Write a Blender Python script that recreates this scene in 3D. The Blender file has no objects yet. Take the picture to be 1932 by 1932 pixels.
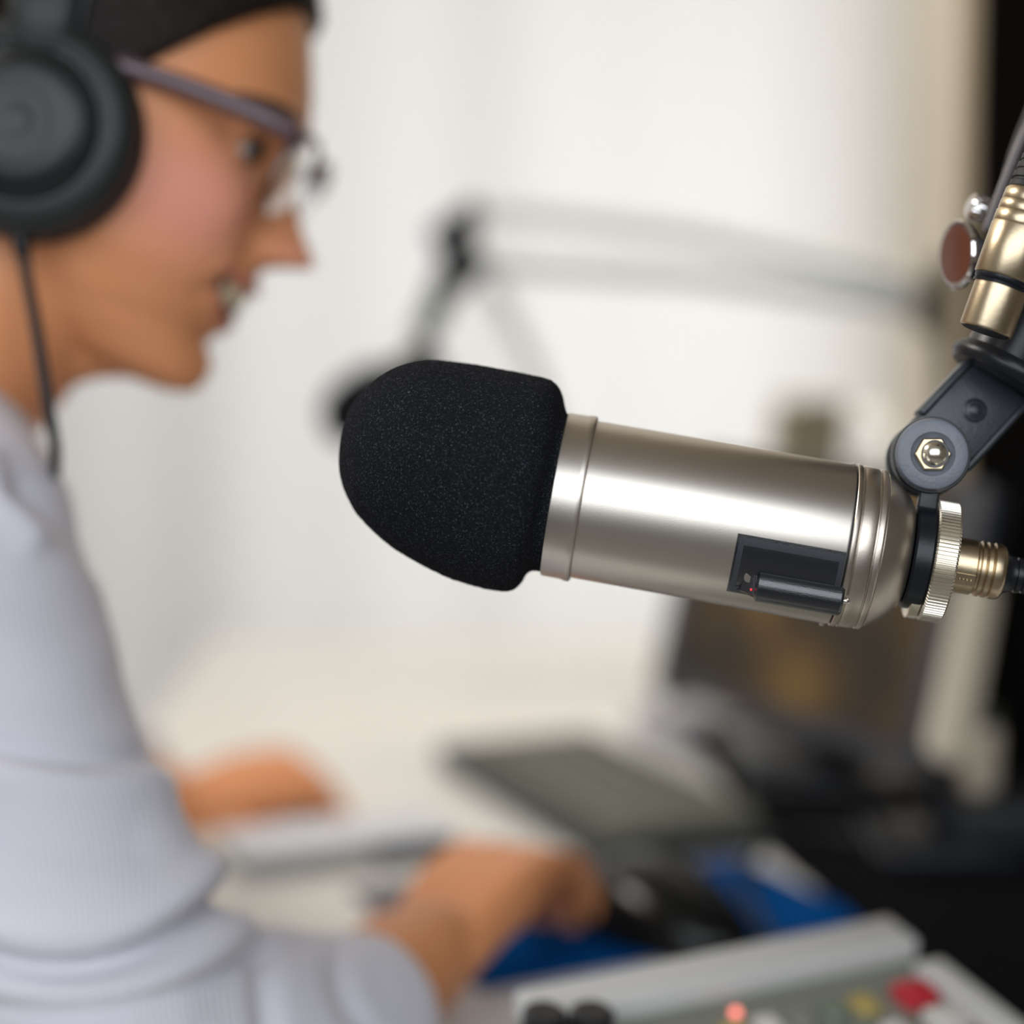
import bpy, bmesh, math, random
import numpy as np
from mathutils import Vector, Matrix, noise
random.seed(4)
S = bpy.context.scene
C = S.collection
PI = math.pi
# ------------------------------------------------------------------ camera
FPX = 4025.0
CAM = Vector((0, 0, 1.09))
PITCH = math.atan(506 / FPX)
R = Vector((1, 0, 0)); F = Vector((0, math.cos(PITCH), -math.sin(PITCH))); U = R.cross(F)
cd = bpy.data.cameras.new('camera'); cam = bpy.data.objects.new('camera', cd); C.objects.link(cam)
cam.location = CAM; cam.rotation_euler = (PI / 2 - PITCH, 0, 0)
cd.sensor_width = 24; cd.lens = 50; cd.clip_start = .05
cd.dof.use_dof = True; cd.dof.focus_distance = .677; cd.dof.aperture_fstop = 1.75
S.camera = cam
# ------------------------------------------------------------------ light
S.view_settings.view_transform = 'Standard'; S.view_settings.look = 'None'
S.view_settings.gamma = 1; S.view_settings.use_curve_mapping = False
S.view_settings.exposure = 0.22
w = bpy.data.worlds.new('world'); S.world = w; w.use_nodes = True
w.node_tree.nodes['Background'].inputs[0].default_value = (.60, .52, .44, 1)
w.node_tree.nodes['Background'].inputs[1].default_value = .15

def area(name, loc, target, sx, sy, power, col):
    l = bpy.data.lights.new(name, 'AREA'); l.shape = 'RECTANGLE'; l.size = sx; l.size_y = sy
    l.energy = power; l.color = col
    o = bpy.data.objects.new(name, l); C.objects.link(o); o.location = loc
    o.rotation_euler = (Vector(target) - Vector(loc)).to_track_quat('-Z', 'Y').to_euler()
    return o
# daylight through the window behind the photographer, and through the blind at the back
area('window_daylight', (-.15, -.75, 1.66), (.05, .8, 1.0), 2.2, 1.1, 27, (.88, .94, 1.0))
area('overhead_fill', (-1.35, 1.25, 2.36), (.35, 1.75, .95), .7, .7, 29, (1, .95, .88))  # unseen fill light, added to lift the back wall and desk
area('blind_daylight', (.20, 2.55, 1.03), (.20, 1.9, 1.02), .85, .65, 6.4, (1, 1, 1))
area('wall_fill', (1.15, 1.62, 1.75), (.45, 1.95, 1.2), .3, .3, 7, (1, .88, .70))  # added fill hidden behind the partition, brightens the wall right of the blind
area('blind_skylight', (-.2, 3.3, 1.5), (-.2, 1.9, 1.2), 2.6, 1.8, 2.8, (.98, .99, 1))

# ------------------------------------------------------------------ helpers
def P(px, py, d):
    return CAM + F * d + R * ((px - 966) / FPX * d) - U * ((py - 966) / FPX * d)
def D(px, py, z=.74):
    v = F + R * ((px - 966) / FPX) - U * ((py - 966) / FPX)
    return CAM + v * ((z - CAM.z) / v.z)

MW = {}
def root(name, label, cat, loc=(0, 0, 0), mat=None, group=None):
    o = bpy.data.objects.new(name, None); C.objects.link(o)
    m = mat if mat is not None else Matrix.Translation(Vector(loc))
    o.matrix_world = m; MW[o.name] = m.copy()
    o.empty_display_size = .02
    o['label'] = label; o['category'] = cat
    if group: o['group'] = group
    return o
def tag(o, label, cat, group=None):
    o['label'] = label; o['category'] = cat
    if group: o['group'] = group
    return o

class MB:
    """collects shapes in world (or local) coordinates"""
    def __init__(s): s.v = []; s.f = []
    def add(s, v, f):
        n = len(s.v); s.v += [Vector(p) for p in v]; s.f += [tuple(i + n for i in q) for q in f]; return s
    def box(s, a, b, M=None):
        (x0, y0, z0), (x1, y1, z1) = a, b
        v = [Vector(p) for p in ((x0,y0,z0),(x1,y0,z0),(x1,y1,z0),(x0,y1,z0),(x0,y0,z1),(x1,y0,z1),(x1,y1,z1),(x0,y1,z1))]
        if M is not None: v = [M @ p for p in v]
        return s.add(v, [(0,3,2,1),(4,5,6,7),(0,1,5,4),(1,2,6,5),(2,3,7,6),(3,0,4,7)])
    def rbox(s, a, b, r, M=None, seg=3):
        bm = bmesh.new(); bmesh.ops.create_cube(bm, size=1)
        a = Vector(a); b = Vector(b); c = (a + b) / 2; e = b - a
        for v in bm.verts: v.co = Vector((v.co.x * e.x, v.co.y * e.y, v.co.z * e.z)) + c
        bmesh.ops.bevel(bm, geom=list(bm.edges), offset=r, segments=seg, affect='EDGES', profile=.5)
        vs = [v.co.copy() for v in bm.verts]
        if M is not None: vs = [M @ p for p in vs]
        bm.verts.index_update()
        fs = [tuple(v.index for v in f.verts) for f in bm.faces]; bm.free()
        return s.add(vs, fs)
    def hexa(s, bot, top):
        return s.add(list(bot) + list(top), [(0,3,2,1),(4,5,6,7),(0,1,5,4),(1,2,6,5),(2,3,7,6),(3,0,4,7)])
    def lathe(s, prof, n=64, M=None, off=None):
        """profile of (u, r) revolved about local X"""
        v = []; f = []
        for i, (u, r) in enumerate(prof):
            for k in range(n):
                a = 2 * PI * k / n
                p = Vector((u, r * math.cos(a), r * math.sin(a)))
                if off: p += off(u)
                v.append(M @ p if M is not None else p)
        m = len(prof)
        for i in range(m - 1):
            for k in range(n):
                f.append((i * n + k, i * n + (k + 1) % n, (i + 1) * n + (k + 1) % n, (i + 1) * n + k))
        f.append(tuple(range(n))[::-1]) ; f.append(tuple((m - 1) * n + k for k in range(n)))
        return s.add(v, f)
    def tube(s, pts, rad, n=20, flat=1.0, up=None, smooth=0, caps=True):
        pts = [Vector(p) for p in pts]
        if not hasattr(rad, '__len__'): rad = [rad] * len(pts)
        if smooth:
            q = []; rr = []
            for i in range(len(pts) - 1):
                p0 = pts[max(i - 1, 0)]; p1 = pts[i]; p2 = pts[i + 1]; p3 = pts[min(i + 2, len(pts) - 1)]
                for k in range(smooth):
                    t = k / smooth
                    q.append(.5 * ((2 * p1) + (p2 - p0) * t + (2 * p0 - 5 * p1 + 4 * p2 - p3) * t * t + (3 * p1 - p0 - 3 * p2 + p3) * t ** 3))
                    rr.append(rad[i] * (1 - t) + rad[i + 1] * t)
            q.append(pts[-1]); rr.append(rad[-1]); pts, rad = q, rr
        u = Vector(up) if up is not None else Vector((.13, .21, 1))
        v = []; f = []
        def ring(p, t, u, r):
            a = u - t * u.dot(t); a.normalize(); b = t.cross(a)
            return [p + a * (math.cos(2 * PI * k / n) * r * flat) + b * (math.sin(2 * PI * k / n) * r) for k in range(n)]
        T = []
        for i in range(len(pts)):
            t = pts[min(i + 1, len(pts) - 1)] - pts[max(i - 1, 0)]; t.normalize(); T.append(t)
        seq = []
        if caps:
            for k in (0, 1, 2):
                a = (k + .12) / 3 * PI / 2
                seq.append((pts[0] - T[0] * rad[0] * math.cos(a) * .9, T[0], rad[0] * math.sin(a)))
        seq += [(pts[i], T[i], rad[i]) for i in range(len(pts))]
        if caps:
            for k in (2, 1, 0):
                a = (k + .12) / 3 * PI / 2
                seq.append((pts[-1] + T[-1] * rad[-1] * math.cos(a) * .9, T[-1], rad[-1] * math.sin(a)))
        for p, t, r in seq:
            a = u - t * u.dot(t)
            if a.length < 1e-4: a = t.orthogonal()
            u = a.normalized() if up is None else Vector(up)
            v += ring(p, t, u, r)
        m = len(seq)
        for i in range(m - 1):
            for k in range(n):
                f.append((i * n + k, i * n + (k + 1) % n, (i + 1) * n + (k + 1) % n, (i + 1) * n + k))
        f.append(tuple(range(n))[::-1]); f.append(tuple((m - 1) * n + k for k in range(n)))
        return s.add(v, f)
    def ball(s, c, ax, M=None, n=24):
        """ellipsoid; ax = radii; M = 3x3 orientation"""
        v = []; f = []; c = Vector(c)
        if not hasattr(ax, '__len__'): ax = (ax,) * 3
        m = n // 2
        for i in range(m + 1):
            a = PI * (i + .02) / (m + .04)
            for k in range(n):
                b = 2 * PI * k / n
                p = Vector((ax[0] * math.sin(a) * math.cos(b), ax[1] * math.sin(a) * math.sin(b), ax[2] * math.cos(a)))
                v.append(c + (M @ p if M is not None else p))
        for i in range(m):
            for k in range(n):
                f.append((i * n + k, (i + 1) * n + k, (i + 1) * n + (k + 1) % n, i * n + (k + 1) % n))
        f.append(tuple(range(n))); f.append(tuple(m * n + k for k in range(n))[::-1])
        return s.add(v, f)
    def build(s, name, mat, parent=None, local=False, smooth=True, angle=38, label=None):
        me = bpy.data.meshes.new(name)
        vs = s.v
        if parent is not None and not local:
            inv = MW[parent.name].inverted(); vs = [inv @ p for p in vs]
        me.from_pydata([tuple(p) for p in vs], [], s.f)
        bm = bmesh.new(); bm.from_mesh(me)
        bmesh.ops.recalc_face_normals(bm, faces=bm.faces)
        if smooth:
            lim = math.radians(angle)
            for e in bm.edges:
                e.smooth = not (len(e.link_faces) == 2 and e.calc_face_angle(0) > lim)
        for fc in bm.faces: fc.smooth = smooth
        bm.to_mesh(me); bm.free()
        me.materials.append(mat)
        o = bpy.data.objects.new(name, me); C.objects.link(o)
        if parent is not None:
            o.parent = parent
            MW[o.name] = MW[parent.name]      # sub-parts use the same frame
        else: MW[o.name] = Matrix.Identity(4)
        if label: o['label'] = label
        return o
def struct(o): o['kind'] = 'structure'; return o

def basis(x, y, z, o):
    return Matrix(((x[0], y[0], z[0], o[0]), (x[1], y[1], z[1], o[1]), (x[2], y[2], z[2], o[2]), (0, 0, 0, 1)))

# ------------------------------------------------------------------ materials
def mat(name, col, rough=.5, metal=0.0, bump=0, scale=60, var=0, vscale=20, spec=.5, coat=0, sheen=0, sss=0, emit=None, es=0, trans=0, col2=None, ior=1.45, detail=4):
    m = bpy.data.materials.new(name); m.use_nodes = True
    nt = m.node_tree; b = nt.nodes['Principled BSDF']
    b.inputs['Base Color'].default_value = (*col, 1); b.inputs['Roughness'].default_value = rough
    b.inputs['Metallic'].default_value = metal; b.inputs['Specular IOR Level'].default_value = spec
    b.inputs['Coat Weight'].default_value = coat; b.inputs['Sheen Weight'].default_value = sheen
    b.inputs['IOR'].default_value = ior
    if sss:
        b.inputs['Subsurface Weight'].default_value = sss; b.inputs['Subsurface Radius'].default_value = (1, .35, .2); b.inputs['Subsurface Scale'].default_value = .006
    if trans: b.inputs['Transmission Weight'].default_value = trans
    if emit: b.inputs['Emission Color'].default_value = (*emit, 1); b.inputs['Emission Strength'].default_value = es
    tc = nt.nodes.new('ShaderNodeTexCoord')
    if var or col2:
        n = nt.nodes.new('ShaderNodeTexNoise'); n.inputs['Scale'].default_value = vscale; n.inputs['Detail'].default_value = 5
        nt.links.new(tc.outputs['Object'], n.inputs['Vector'])
        mx = nt.nodes.new('ShaderNodeMix'); mx.data_type = 'RGBA'
        c2 = col2 if col2 else tuple(max(0, c * (1 - var)) for c in col)
        mx.inputs[6].default_value = (*col, 1); mx.inputs[7].default_value = (*c2, 1)
        nt.links.new(n.outputs['Fac'], mx.inputs[0]); nt.links.new(mx.outputs[2], b.inputs['Base Color'])
    if bump:
        n = nt.nodes.new('ShaderNodeTexNoise'); n.inputs['Scale'].default_value = scale; n.inputs['Detail'].default_value = detail
        nt.links.new(tc.outputs['Object'], n.inputs['Vector'])
        bp = nt.nodes.new('ShaderNodeBump'); bp.inputs['Strength'].default_value = bump; bp.inputs['Distance'].default_value = .0006
        nt.links.new(n.outputs['Fac'], bp.inputs['Height']); nt.links.new(bp.outputs[0], b.inputs['Normal'])
    return m
def nodes(m): return m.node_tree, m.node_tree.nodes['Principled BSDF']

M_nickel = mat('satin nickel', (.60, .555, .50), .37, 1.0, bump=.03, scale=2500, var=.06, vscale=40)
M_nickel_dull = mat('worn satin nickel', (.60, .54, .47), .36, 1.0, bump=.05, scale=1500, var=.25, vscale=90)
M_gold = mat('champagne metal', (.56, .455, .31), .33, 1.0, bump=.06, scale=900, var=.22, vscale=120)
M_steel = mat('knurled nickel', (.78, .73, .63), .28, 1.0)
M_chrome = mat('chrome', (.85, .83, .83), .07, 1.0)
M_black = mat('black plastic', (.007, .0085, .012), .34, bump=.08, scale=900, spec=.38)
M_black_soft = mat('black rubber', (.010, .011, .013), .55, bump=.1, scale=700)
M_fork = mat('dark grey nylon', (.020, .023, .030), .34, bump=.15, scale=900)
M_knob = mat('slate grey nylon', (.16, .175, .21), .42, bump=.25, scale=900, var=.25, vscale=200)
M_sw = mat('black switch paint', (.008, .010, .014), .24, spec=.8, coat=.5, bump=.25, scale=2600)
M_frame_sw = mat('dark charcoal plastic', (.035, .037, .045), .45, bump=.1, scale=1500)
M_led = mat('red led', (.9, .01, .01), .3, emit=(1, .01, .02), es=4)
M_disc = mat('grey lens disc', (.16, .14, .12), .3)

def foam_mat():
    m = mat('black foam', (.010, .0105, .013), .95, spec=.10)
    nt, b = nodes(m); tc = nt.nodes.new('ShaderNodeTexCoord')
    b.inputs['Sheen Roughness'].default_value = .6
    v = nt.nodes.new('ShaderNodeTexNoise'); v.inputs['Scale'].default_value = 1500; v.inputs['Detail'].default_value = 3; v.inputs['Roughness'].default_value = .75
    nt.links.new(tc.outputs['Object'], v.inputs['Vector'])
    r = nt.nodes.new('ShaderNodeValToRGB'); r.color_ramp.elements[0].position = .42; r.color_ramp.elements[0].color = (.0070, .0078, .0098, 1)
    r.color_ramp.elements[1].position = .70; r.color_ramp.elements[1].color = (.085, .091, .105, 1)
    e = r.color_ramp.elements.new(.58); e.color = (.012, .013, .0165, 1)
    nt.links.new(v.outputs['Fac'], r.inputs[0]); nt.links.new(r.outputs[0], b.inputs['Base Color'])
    bp = nt.nodes.new('ShaderNodeBump'); bp.inputs['Strength'].default_value = .9; bp.inputs['Distance'].default_value = .0007
    nt.links.new(v.outputs['Fac'], bp.inputs['Height']); nt.links.new(bp.outputs[0], b.inputs['Normal'])
    return m
M_foam = foam_mat()

# ------------------------------------------------------------------ setting
def blind_mat():
    m = bpy.data.materials.new('white roller blind'); m.use_nodes = True; nt = m.node_tree; nt.nodes.clear()
    out = nt.nodes.new('ShaderNodeOutputMaterial'); mx = nt.nodes.new('ShaderNodeMixShader')
    d = nt.nodes.new('ShaderNodeBsdfDiffuse'); t = nt.nodes.new('ShaderNodeBsdfTranslucent')
    d.inputs[0].default_value = (.60, .592, .575, 1); t.inputs[0].default_value = (.86, .855, .84, 1)
    mx.inputs[0].default_value = .55
    tc = nt.nodes.new('ShaderNodeTexCoord'); wv = nt.nodes.new('ShaderNodeTexWave'); wv.inputs['Scale'].default_value = 250; wv.bands_direction = 'Z'
    bp = nt.nodes.new('ShaderNodeBump'); bp.inputs['Strength'].default_value = .1; bp.inputs['Distance'].default_value = .0005
    nt.links.new(tc.outputs['Object'], wv.inputs['Vector']); nt.links.new(wv.outputs['Fac'], bp.inputs['Height']); nt.links.new(bp.outputs[0], d.inputs['Normal'])
    nt.links.new(d.outputs[0], mx.inputs[1]); nt.links.new(t.outputs[0], mx.inputs[2]); nt.links.new(mx.outputs[0], out.inputs[0])
    return m
M_wall = mat('cream wall paint', (.88, .82, .72), .8, bump=.1, scale=200, var=.04)
M_wallw = mat('white wall paint', (.75, .73, .69), .8, bump=.1, scale=200, var=.04)
M_ceil = mat('ceiling paint', (.30, .26, .21), .9, bump=.1, scale=120)
M_floor = mat('grey carpet floor', (.30, .28, .26), .9, bump=.6, scale=500, var=.2)
YB = 1.95
XW = P(1668, 300, 1.95).x
struct(MB().box((-2.2, -2.0, -.06), (2.2, 3.6, 0)).build('floor', M_floor, smooth=False))
struct(MB().box((-2.2, -1.0, 2.45), (2.2, 3.6, 2.55)).build('ceiling', M_ceil, smooth=False))
struct(MB().box((XW, YB, 0), (2.2, YB + .12, 2.45)).box((-2.2, YB, 0), (XW, YB + .12, .58)).box((-2.2, YB, 1.47), (XW, YB + .12, 2.45)).build('wall_back', M_wall, smooth=False))
struct(MB().box((-2.25, -.6, 0), (-2.2, 3.6, 2.45)).build('wall_left', M_wallw, smooth=False))
M_win = mat('white window paint', (.8, .8, .78), .4)
wn = MB().box((-2.2, YB + .06, .58), (XW, YB + .11, .62)).box((-2.2, YB + .06, 1.43), (XW, YB + .11, 1.468)).box((XW - .03, YB + .06, .62), (XW, YB + .11, 1.43)).build('window_1', M_win, smooth=False)
struct(wn)
# roller blind: a cloth with very shallow waves, bottom bar and tube
bl = root('roller_blind', 'wide white roller blind glowing with daylight across the back window', 'blind', (-.7, YB - .03, .6))
nx, nz = 140, 6
v = []; f = []
x0b, x1b = -2.1, XW + .01
for i in range(nx + 1):
    x = x0b + (x1b - x0b) * i / nx
    y = YB - .03 + .006 * math.sin(x * 21) + .004 * math.sin(x * 47 + 1)
    for k in range(nz + 1): v.append((x, y, .60 + .89 * k / nz))
for i in range(nx):
    for k in range(nz): a = i * (nz + 1) + k; f.append((a, a + nz + 1, a + nz + 2, a + 1))
MB().add(v, f).build('cloth', blind_mat(), bl)
MB().rbox((x0b, YB - .04, .575), (x1b, YB - .02, .60), .004).build('bottom_bar', M_win, bl)
MB().tube([(x0b, YB - .03, 1.515), (x1b, YB - .03, 1.515)], .025).build('roller_tube', M_win, bl)

# black partition panel standing on the desk at the right
M_cab = mat('black felt', (.005, .0042, .0035), .9, spec=.05, bump=.3, scale=400, var=.3, vscale=3)
M_ply = mat('tan plywood edge', (.34, .26, .16), .6, bump=.2, scale=200)
YP = 1.262
x0 = P(1836, 200, YP).x
cb = root('partition_panel', 'tall black felt partition panel standing at the right end of the desk', 'partition', (x0 + .3, YP + .02, .757))
MB().rbox((x0, YP, .7575), (x0 + .62, YP + .036, 1.80), .002).build('felt_face', M_cab, cb)
MB().rbox((x0 - .006, YP + .004, .7575), (x0 - .0005, YP + .034, 1.80), .001).build('edge_strip', M_ply, cb, label='tan plywood edge strip')
MB().rbox((x0 - .006, YP, 1.8005), (x0 + .62, YP + .036, 1.81), .002).build('top_cap', M_cab, cb)

# ------------------------------------------------------------------ desk
M_desk = mat('white laminate', (.79, .78, .745), .33, bump=.04, scale=400, var=.04, vscale=6)
M_leg = mat('grey steel', (.35, .35, .35), .4, .8)
dk = root('desk', 'long cream-white desk carrying the keyboard, mouse pad and mixing console', 'desk', (.3, 1.2, 0))
MB().rbox((-.27, .62, .712), (.95, 1.90, .74), .004).build('desktop', M_desk, dk)
for x, y in ((-.2, .70), (.88, .70), (-.2, 1.82), (.88, 1.82)):
    MB().rbox((x - .025, y - .025, .0), (x + .025, y + .025, .713), .004).build('leg', M_leg, dk)

def frame_from(p0, pa, pb, z):
    """rectangle frame on a plane: origin p0, x towards pa, y perpendicular on the side of pb"""
    a = (pa - p0); a.z = 0; a.normalize()
    b = Vector((-a.y, a.x, 0))
    if b.dot(pb - p0) < 0: b = -b
    o = Vector((p0.x, p0.y, z))
    zz = Vector((0, 0, 1))
    return basis(a, b, zz, o)

# mouse pad
padM = frame_from(D(905, 1872), D(1645, 1748), D(1400, 1570), .74)
la = (D(1645, 1748) - D(905, 1872)).length
def pad_mat():
    m = mat('blue mouse pad fabric', (.001, .06, .23), .95, spec=.05, bump=.3, scale=1500)
    nt, b = nodes(m); tc = nt.nodes.new('ShaderNodeTexCoord'); sx = nt.nodes.new('ShaderNodeSeparateXYZ')
    nt.links.new(tc.outputs['Object'], sx.inputs[0])
    r = nt.nodes.new('ShaderNodeValToRGB'); e = r.color_ramp.elements
    e[0].position = .120; e[0].color = (.001, .06, .23, 1); e[1].position = .126; e[1].color = (.17, .17, .19, 1)
    nt.links.new(sx.outputs['Y'], r.inputs[0]); nt.links.new(r.outputs[0], b.inputs['Base Color'])
    return m
pad = MB().rbox((0, 0, .0003), (la, .168, .004), .0015, None).build('mouse_pad', pad_mat(), None)
pad.matrix_world = padM
tag(pad, 'blue mouse pad with a grey far border lying on the cream desk', 'mouse pad')
# mouse
M_gloss = mat('glossy black plastic', (.004, .005, .005), .22, spec=.3)
mo = D(1262, 1762, .745)
ms = root('computer_mouse', 'glossy black computer mouse resting on the blue pad', 'mouse', mat=Matrix.Translation(mo) @ Matrix.Rotation(math.radians(-52), 4, 'Z'))
v = []; f = []
nu, nv = 40, 20
for i in range(nu):
    a = 2 * PI * i / nu
    for k in range(nv + 1):
        t = k / nv * PI / 2
        rx = .034 - .004 * math.cos(a) ; ry = .054
        x = math.cos(a) * ry * math.sin(t); y = math.sin(a) * .033 * math.sin(t) * (1 - .12 * math.cos(a))
        z = .036 * math.cos(t) ** .75 * (1 - .28 * x / ry) if t < PI / 2 - 1e-6 else 0
        v.append((x, y, z))
for i in range(nu):
    for k in range(nv): a = i * (nv + 1) + k; b = ((i + 1) % nu) * (nv + 1) + k; f.append((a, a + 1, b + 1, b))
MB().add(v, f).build('shell', M_gloss, ms, local=True)
MB().lathe([(-.0035, .006), (-.003, .0085), (.003, .0085), (.0035, .006)], 24, Matrix.Translation((.030, 0, .0265)) @ Matrix.Rotation(PI / 2, 4, 'Z')).build('scroll_wheel', M_black_soft, ms, local=True)
mi = MW[ms.name]
cp = [mi @ Vector((.053, 0, .006)), mi @ Vector((.075, .004, .004)), D(1400, 1660, .748), D(1425, 1615, .751), D(1450, 1585, .7595), D(1560, 1570, .7595), D(1700, 1600, .7595)]
MB().tube(cp, .0021, 10, smooth=6).build('cable', M_black_soft, ms)

# keyboard
M_kb = mat('charcoal keyboard plastic', (.035, .040, .036), .45, bump=.1)
M_key = mat('olive grey key plastic', (.155, .15, .115), .5, bump=.1, scale=500)
kp0 = D(838, 1392, .76); kp1 = D(1042, 1345, .76); kp2 = D(1128, 1560, .76)
kM = frame_from(kp2, kp0, kp1, .74)
kl = (kp0 - kp2).length; kw = .102
kb = root('keyboard', 'charcoal desktop keyboard with grey keys lying beyond the hand', 'keyboard', mat=kM)
MB().rbox((-.02, -.006, .001), (kl, kw, .017), .003).build('case', M_kb, kb, local=True)
bm_key = None
cols = int((kl - .012) / .019); rows = 5
for i in range(cols):
    for j in range(rows):
        x = .004 + i * .019 - .01; y = .014 + j * .0185
        if bm_key is None:
            kmb = MB()
            kmb.hexa([(-.0085, -.0085, 0), (.0085, -.0085, 0), (.0085, .0085, 0), (-.0085, .0085, 0)],
                     [(-.0065, -.0062, .007), (.0065, -.0062, .007), (.0065, .0068, .007), (-.0065, .0068, .007)])
            o = kmb.build('key', M_key, kb, local=True, smooth=False); bm_key = o
        else:
            o = bm_key.copy(); C.objects.link(o); o.parent = kb
        o.location = (x, y, .017)

# notebook and hand-side papers
M_paper = mat('white notebook cover', (.62, .64, .70), .35, bump=.03)
M_pages = mat('grey page edges', (.42, .42, .36), .8, bump=.5, scale=300)
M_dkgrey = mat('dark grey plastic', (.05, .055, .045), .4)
nM = frame_from(D(455, 1668, .74), D(860, 1622, .74), D(500, 1570, .74), .74)
nl = (D(860, 1622, .74) - D(455, 1668, .74)).length
nb = root('notebook', 'thin white covered notebook with grey page edges behind the near hand', 'notebook', mat=nM)
MB().rbox((0, 0, .013), (nl, .058, .0165), .001).build('cover', M_paper, nb, local=True)
MB().rbox((.001, .003, .0025), (nl * .62, .056, .0128), .0006).build('pages', M_pages, nb, local=True)
MB().rbox((nl * .62, .001, .0025), (nl + .002, .058, .0128), .002).build('edge_shade', M_dkgrey, nb, local=True, label='dark grey strip for front edge shade')  # dark block stands in for the shade along the notebook's front edge
MB().rbox((0, 0, .0004), (nl, .058, .0024), .0006).build('back_cover', M_paper, nb, local=True)

# mixing console
M_con = mat('light grey console paint', (.22, .23, .19), .45, bump=.08, var=.12, vscale=30)
M_rail = mat('white console rail', (.58, .575, .56), .38)
M_btn_r = mat('red button', (.50, .03, .045), .35)
M_btn_y = mat('amber button', (.42, .32, .10), .4)
M_btn_g = mat('grey green button', (.16, .20, .15), .4)
M_btn_w = mat('white button', (.62, .60, .56), .4)
q0 = D(1672, 1736, .799); q1 = D(985, 1872, .799)
cM = frame_from(q0, q1, D(1500, 2050, .79), .74)
cl = (q1 - q0).length + .002
cM = cM @ Matrix.Translation((0, 0, .057)) @ Matrix.Rotation(math.radians(-13), 4, 'X') @ Matrix.Translation((0, 0, -.045))
cn = root('mixing_console', 'pale grey mixing console with white rail, red and amber buttons at the near desk edge', 'mixing console', mat=cM)
cI = cM.inverted(); cfoot = []
for x_, y_ in ((0, 0), (cl, 0), (cl, .20), (0, .20)):
    pw = cM @ Vector((x_, y_, .040)); cfoot.append(Vector((pw.x, pw.y, .7408)))
MB().hexa(cfoot, [cM @ Vector((x_, y_, .040)) for x_, y_ in ((0, 0), (cl, 0), (cl, .20), (0, .20))]).build('case', M_con, cn, smooth=False)
MB().rbox((-.002, -.002, .036), (cl + .002, .021, .049), .003).build('rear_rail', M_rail, cn, local=True)
MB().rbox((-.006, .03, .034), (.010, .202, .046), .003).build('side_rail', M_rail, cn, local=True)
def cyl(x, y, z0, z1, r, n=20):
    b = MB(); Mx = Matrix.Translation((x, y, 0)) @ Matrix.Rotation(-PI / 2, 4, 'Y')
    return b.lathe([(z0, r), (z1 - .001, r), (z1, r * .85)], n, Mx)
for j in range(7):
    y = .048 + j * .0205
    MB().rbox((.014, y - .0075, .039), (.031, y + .0075, .0465), .002).build('button', M_btn_r if j % 3 == 0 else (M_btn_w if j % 3 == 1 else M_btn_r), cn, local=True, label='red button' if j % 3 != 1 else 'white button')
for i in range(9):
    for j in range(7):
        x = .047 + i * .016; y = .046 + j * .0205
        m = (M_btn_y, M_btn_g, M_con, M_btn_w)[(i * 5 + j * 3 + i * j) % 4]
        MB().rbox((x - .005, y - .006, .039), (x + .005, y + .006, .044), .0012, seg=1).build('channel_button', m, cn, local=True)
le = cI @ D(1391, 1893, .79)
MB().ball((le.x, le.y, .041), .0021, n=16).build('signal_led', mat('coral led', (.9, .2, .15), .3, emit=(1, .25, .2), es=1.6), cn, local=True, label='coral signal led')
# black knobs at the left end
for i, (px, py) in enumerate(((1010, 1905), (1100, 1898))):
    k = cM.inverted() @ D(px, py + 22, .795)
    cyl(k.x, k.y + .006, .039, .056, .0085).build('rotary_knob', M_black, cn, local=True, label='black rotary knob')

# black riser along the right of the desk
M_riser = mat('black riser laminate', (.006, .006, .007), .9, spec=.05, bump=.1, scale=120, var=.3, vscale=8)
r0 = D(1250, 1300, .756); r1 = D(1416, 1560, .756); r2 = D(1650, 1728, .756); r3 = D(1980, 1990, .756)
xa = D(1258, 1330, .756)
bot = []; outline = [r0, D(1540, 1655, .756), Vector((r3.x, r3.y, 0)), Vector((.93, r3.y, 0)), Vector((.93, r0.y, 0))]
outline = [Vector((r0.x, 1.62, 0)), Vector((r1.x + .012, r1.y, 0)), Vector((r2.x + .004, r2.y, 0)), Vector((r3.x, .90, 0)), Vector((.93, .90, 0)), Vector((.93, 1.335, 0)), Vector((.42, 1.335, 0)), Vector((.42, 1.62, 0))]
n = len(outline)
v = [Vector((p.x, p.y, .7405)) for p in outline] + [Vector((p.x, p.y, .756)) for p in outline]
f = [tuple(range(n))[::-1], tuple(range(n, 2 * n))] + [(i, (i + 1) % n, (i + 1) % n + n, i + n) for i in range(n)]
rs = MB().add(v, f).build('desk_riser', M_riser, smooth=False)
tag(rs, 'low black riser board along the right side of the desk under the screen', 'riser')

# monitor
def screen_mat():
    m = mat('screen picture', (.005, .005, .005), .35, spec=.12)
    nt, b = nodes(m); tc = nt.nodes.new('ShaderNodeTexCoord')
    n = nt.nodes.new('ShaderNodeTexNoise'); n.inputs['Scale'].default_value = 9; n.inputs['Detail'].default_value = 1
    nt.links.new(tc.outputs['Object'], n.inputs['Vector'])
    r = nt.nodes.new('ShaderNodeValToRGB'); e = r.color_ramp.elements
    e[0].position = .36; e[0].color = (.022, .018, .013, 1); e[1].position = .66; e[1].color = (.15, .085, .022, 1)
    x = e.new(.5); x.color = (.060, .036, .016, 1)
    nt.links.new(n.outputs['Fac'], r.inputs[0]); nt.links.new(r.outputs[0], b.inputs['Emission Color']); b.inputs['Emission Strength'].default_value = .9
    return m
bl_, br_ = P(1236, 1292, 1.50), P(1752, 1465, 1.20)
tl_, tr_ = P(1322, 852, 1.51), P(1800, 874, 1.22)
ax = (br_ - bl_).normalized(); ay = (tl_ - bl_); H = ay.length; ay = (ay - ax * ay.dot(ax)).normalized(); az = ax.cross(ay)
W = (br_ - bl_).length
mM = basis(ax, ay, az, bl_)
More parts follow.
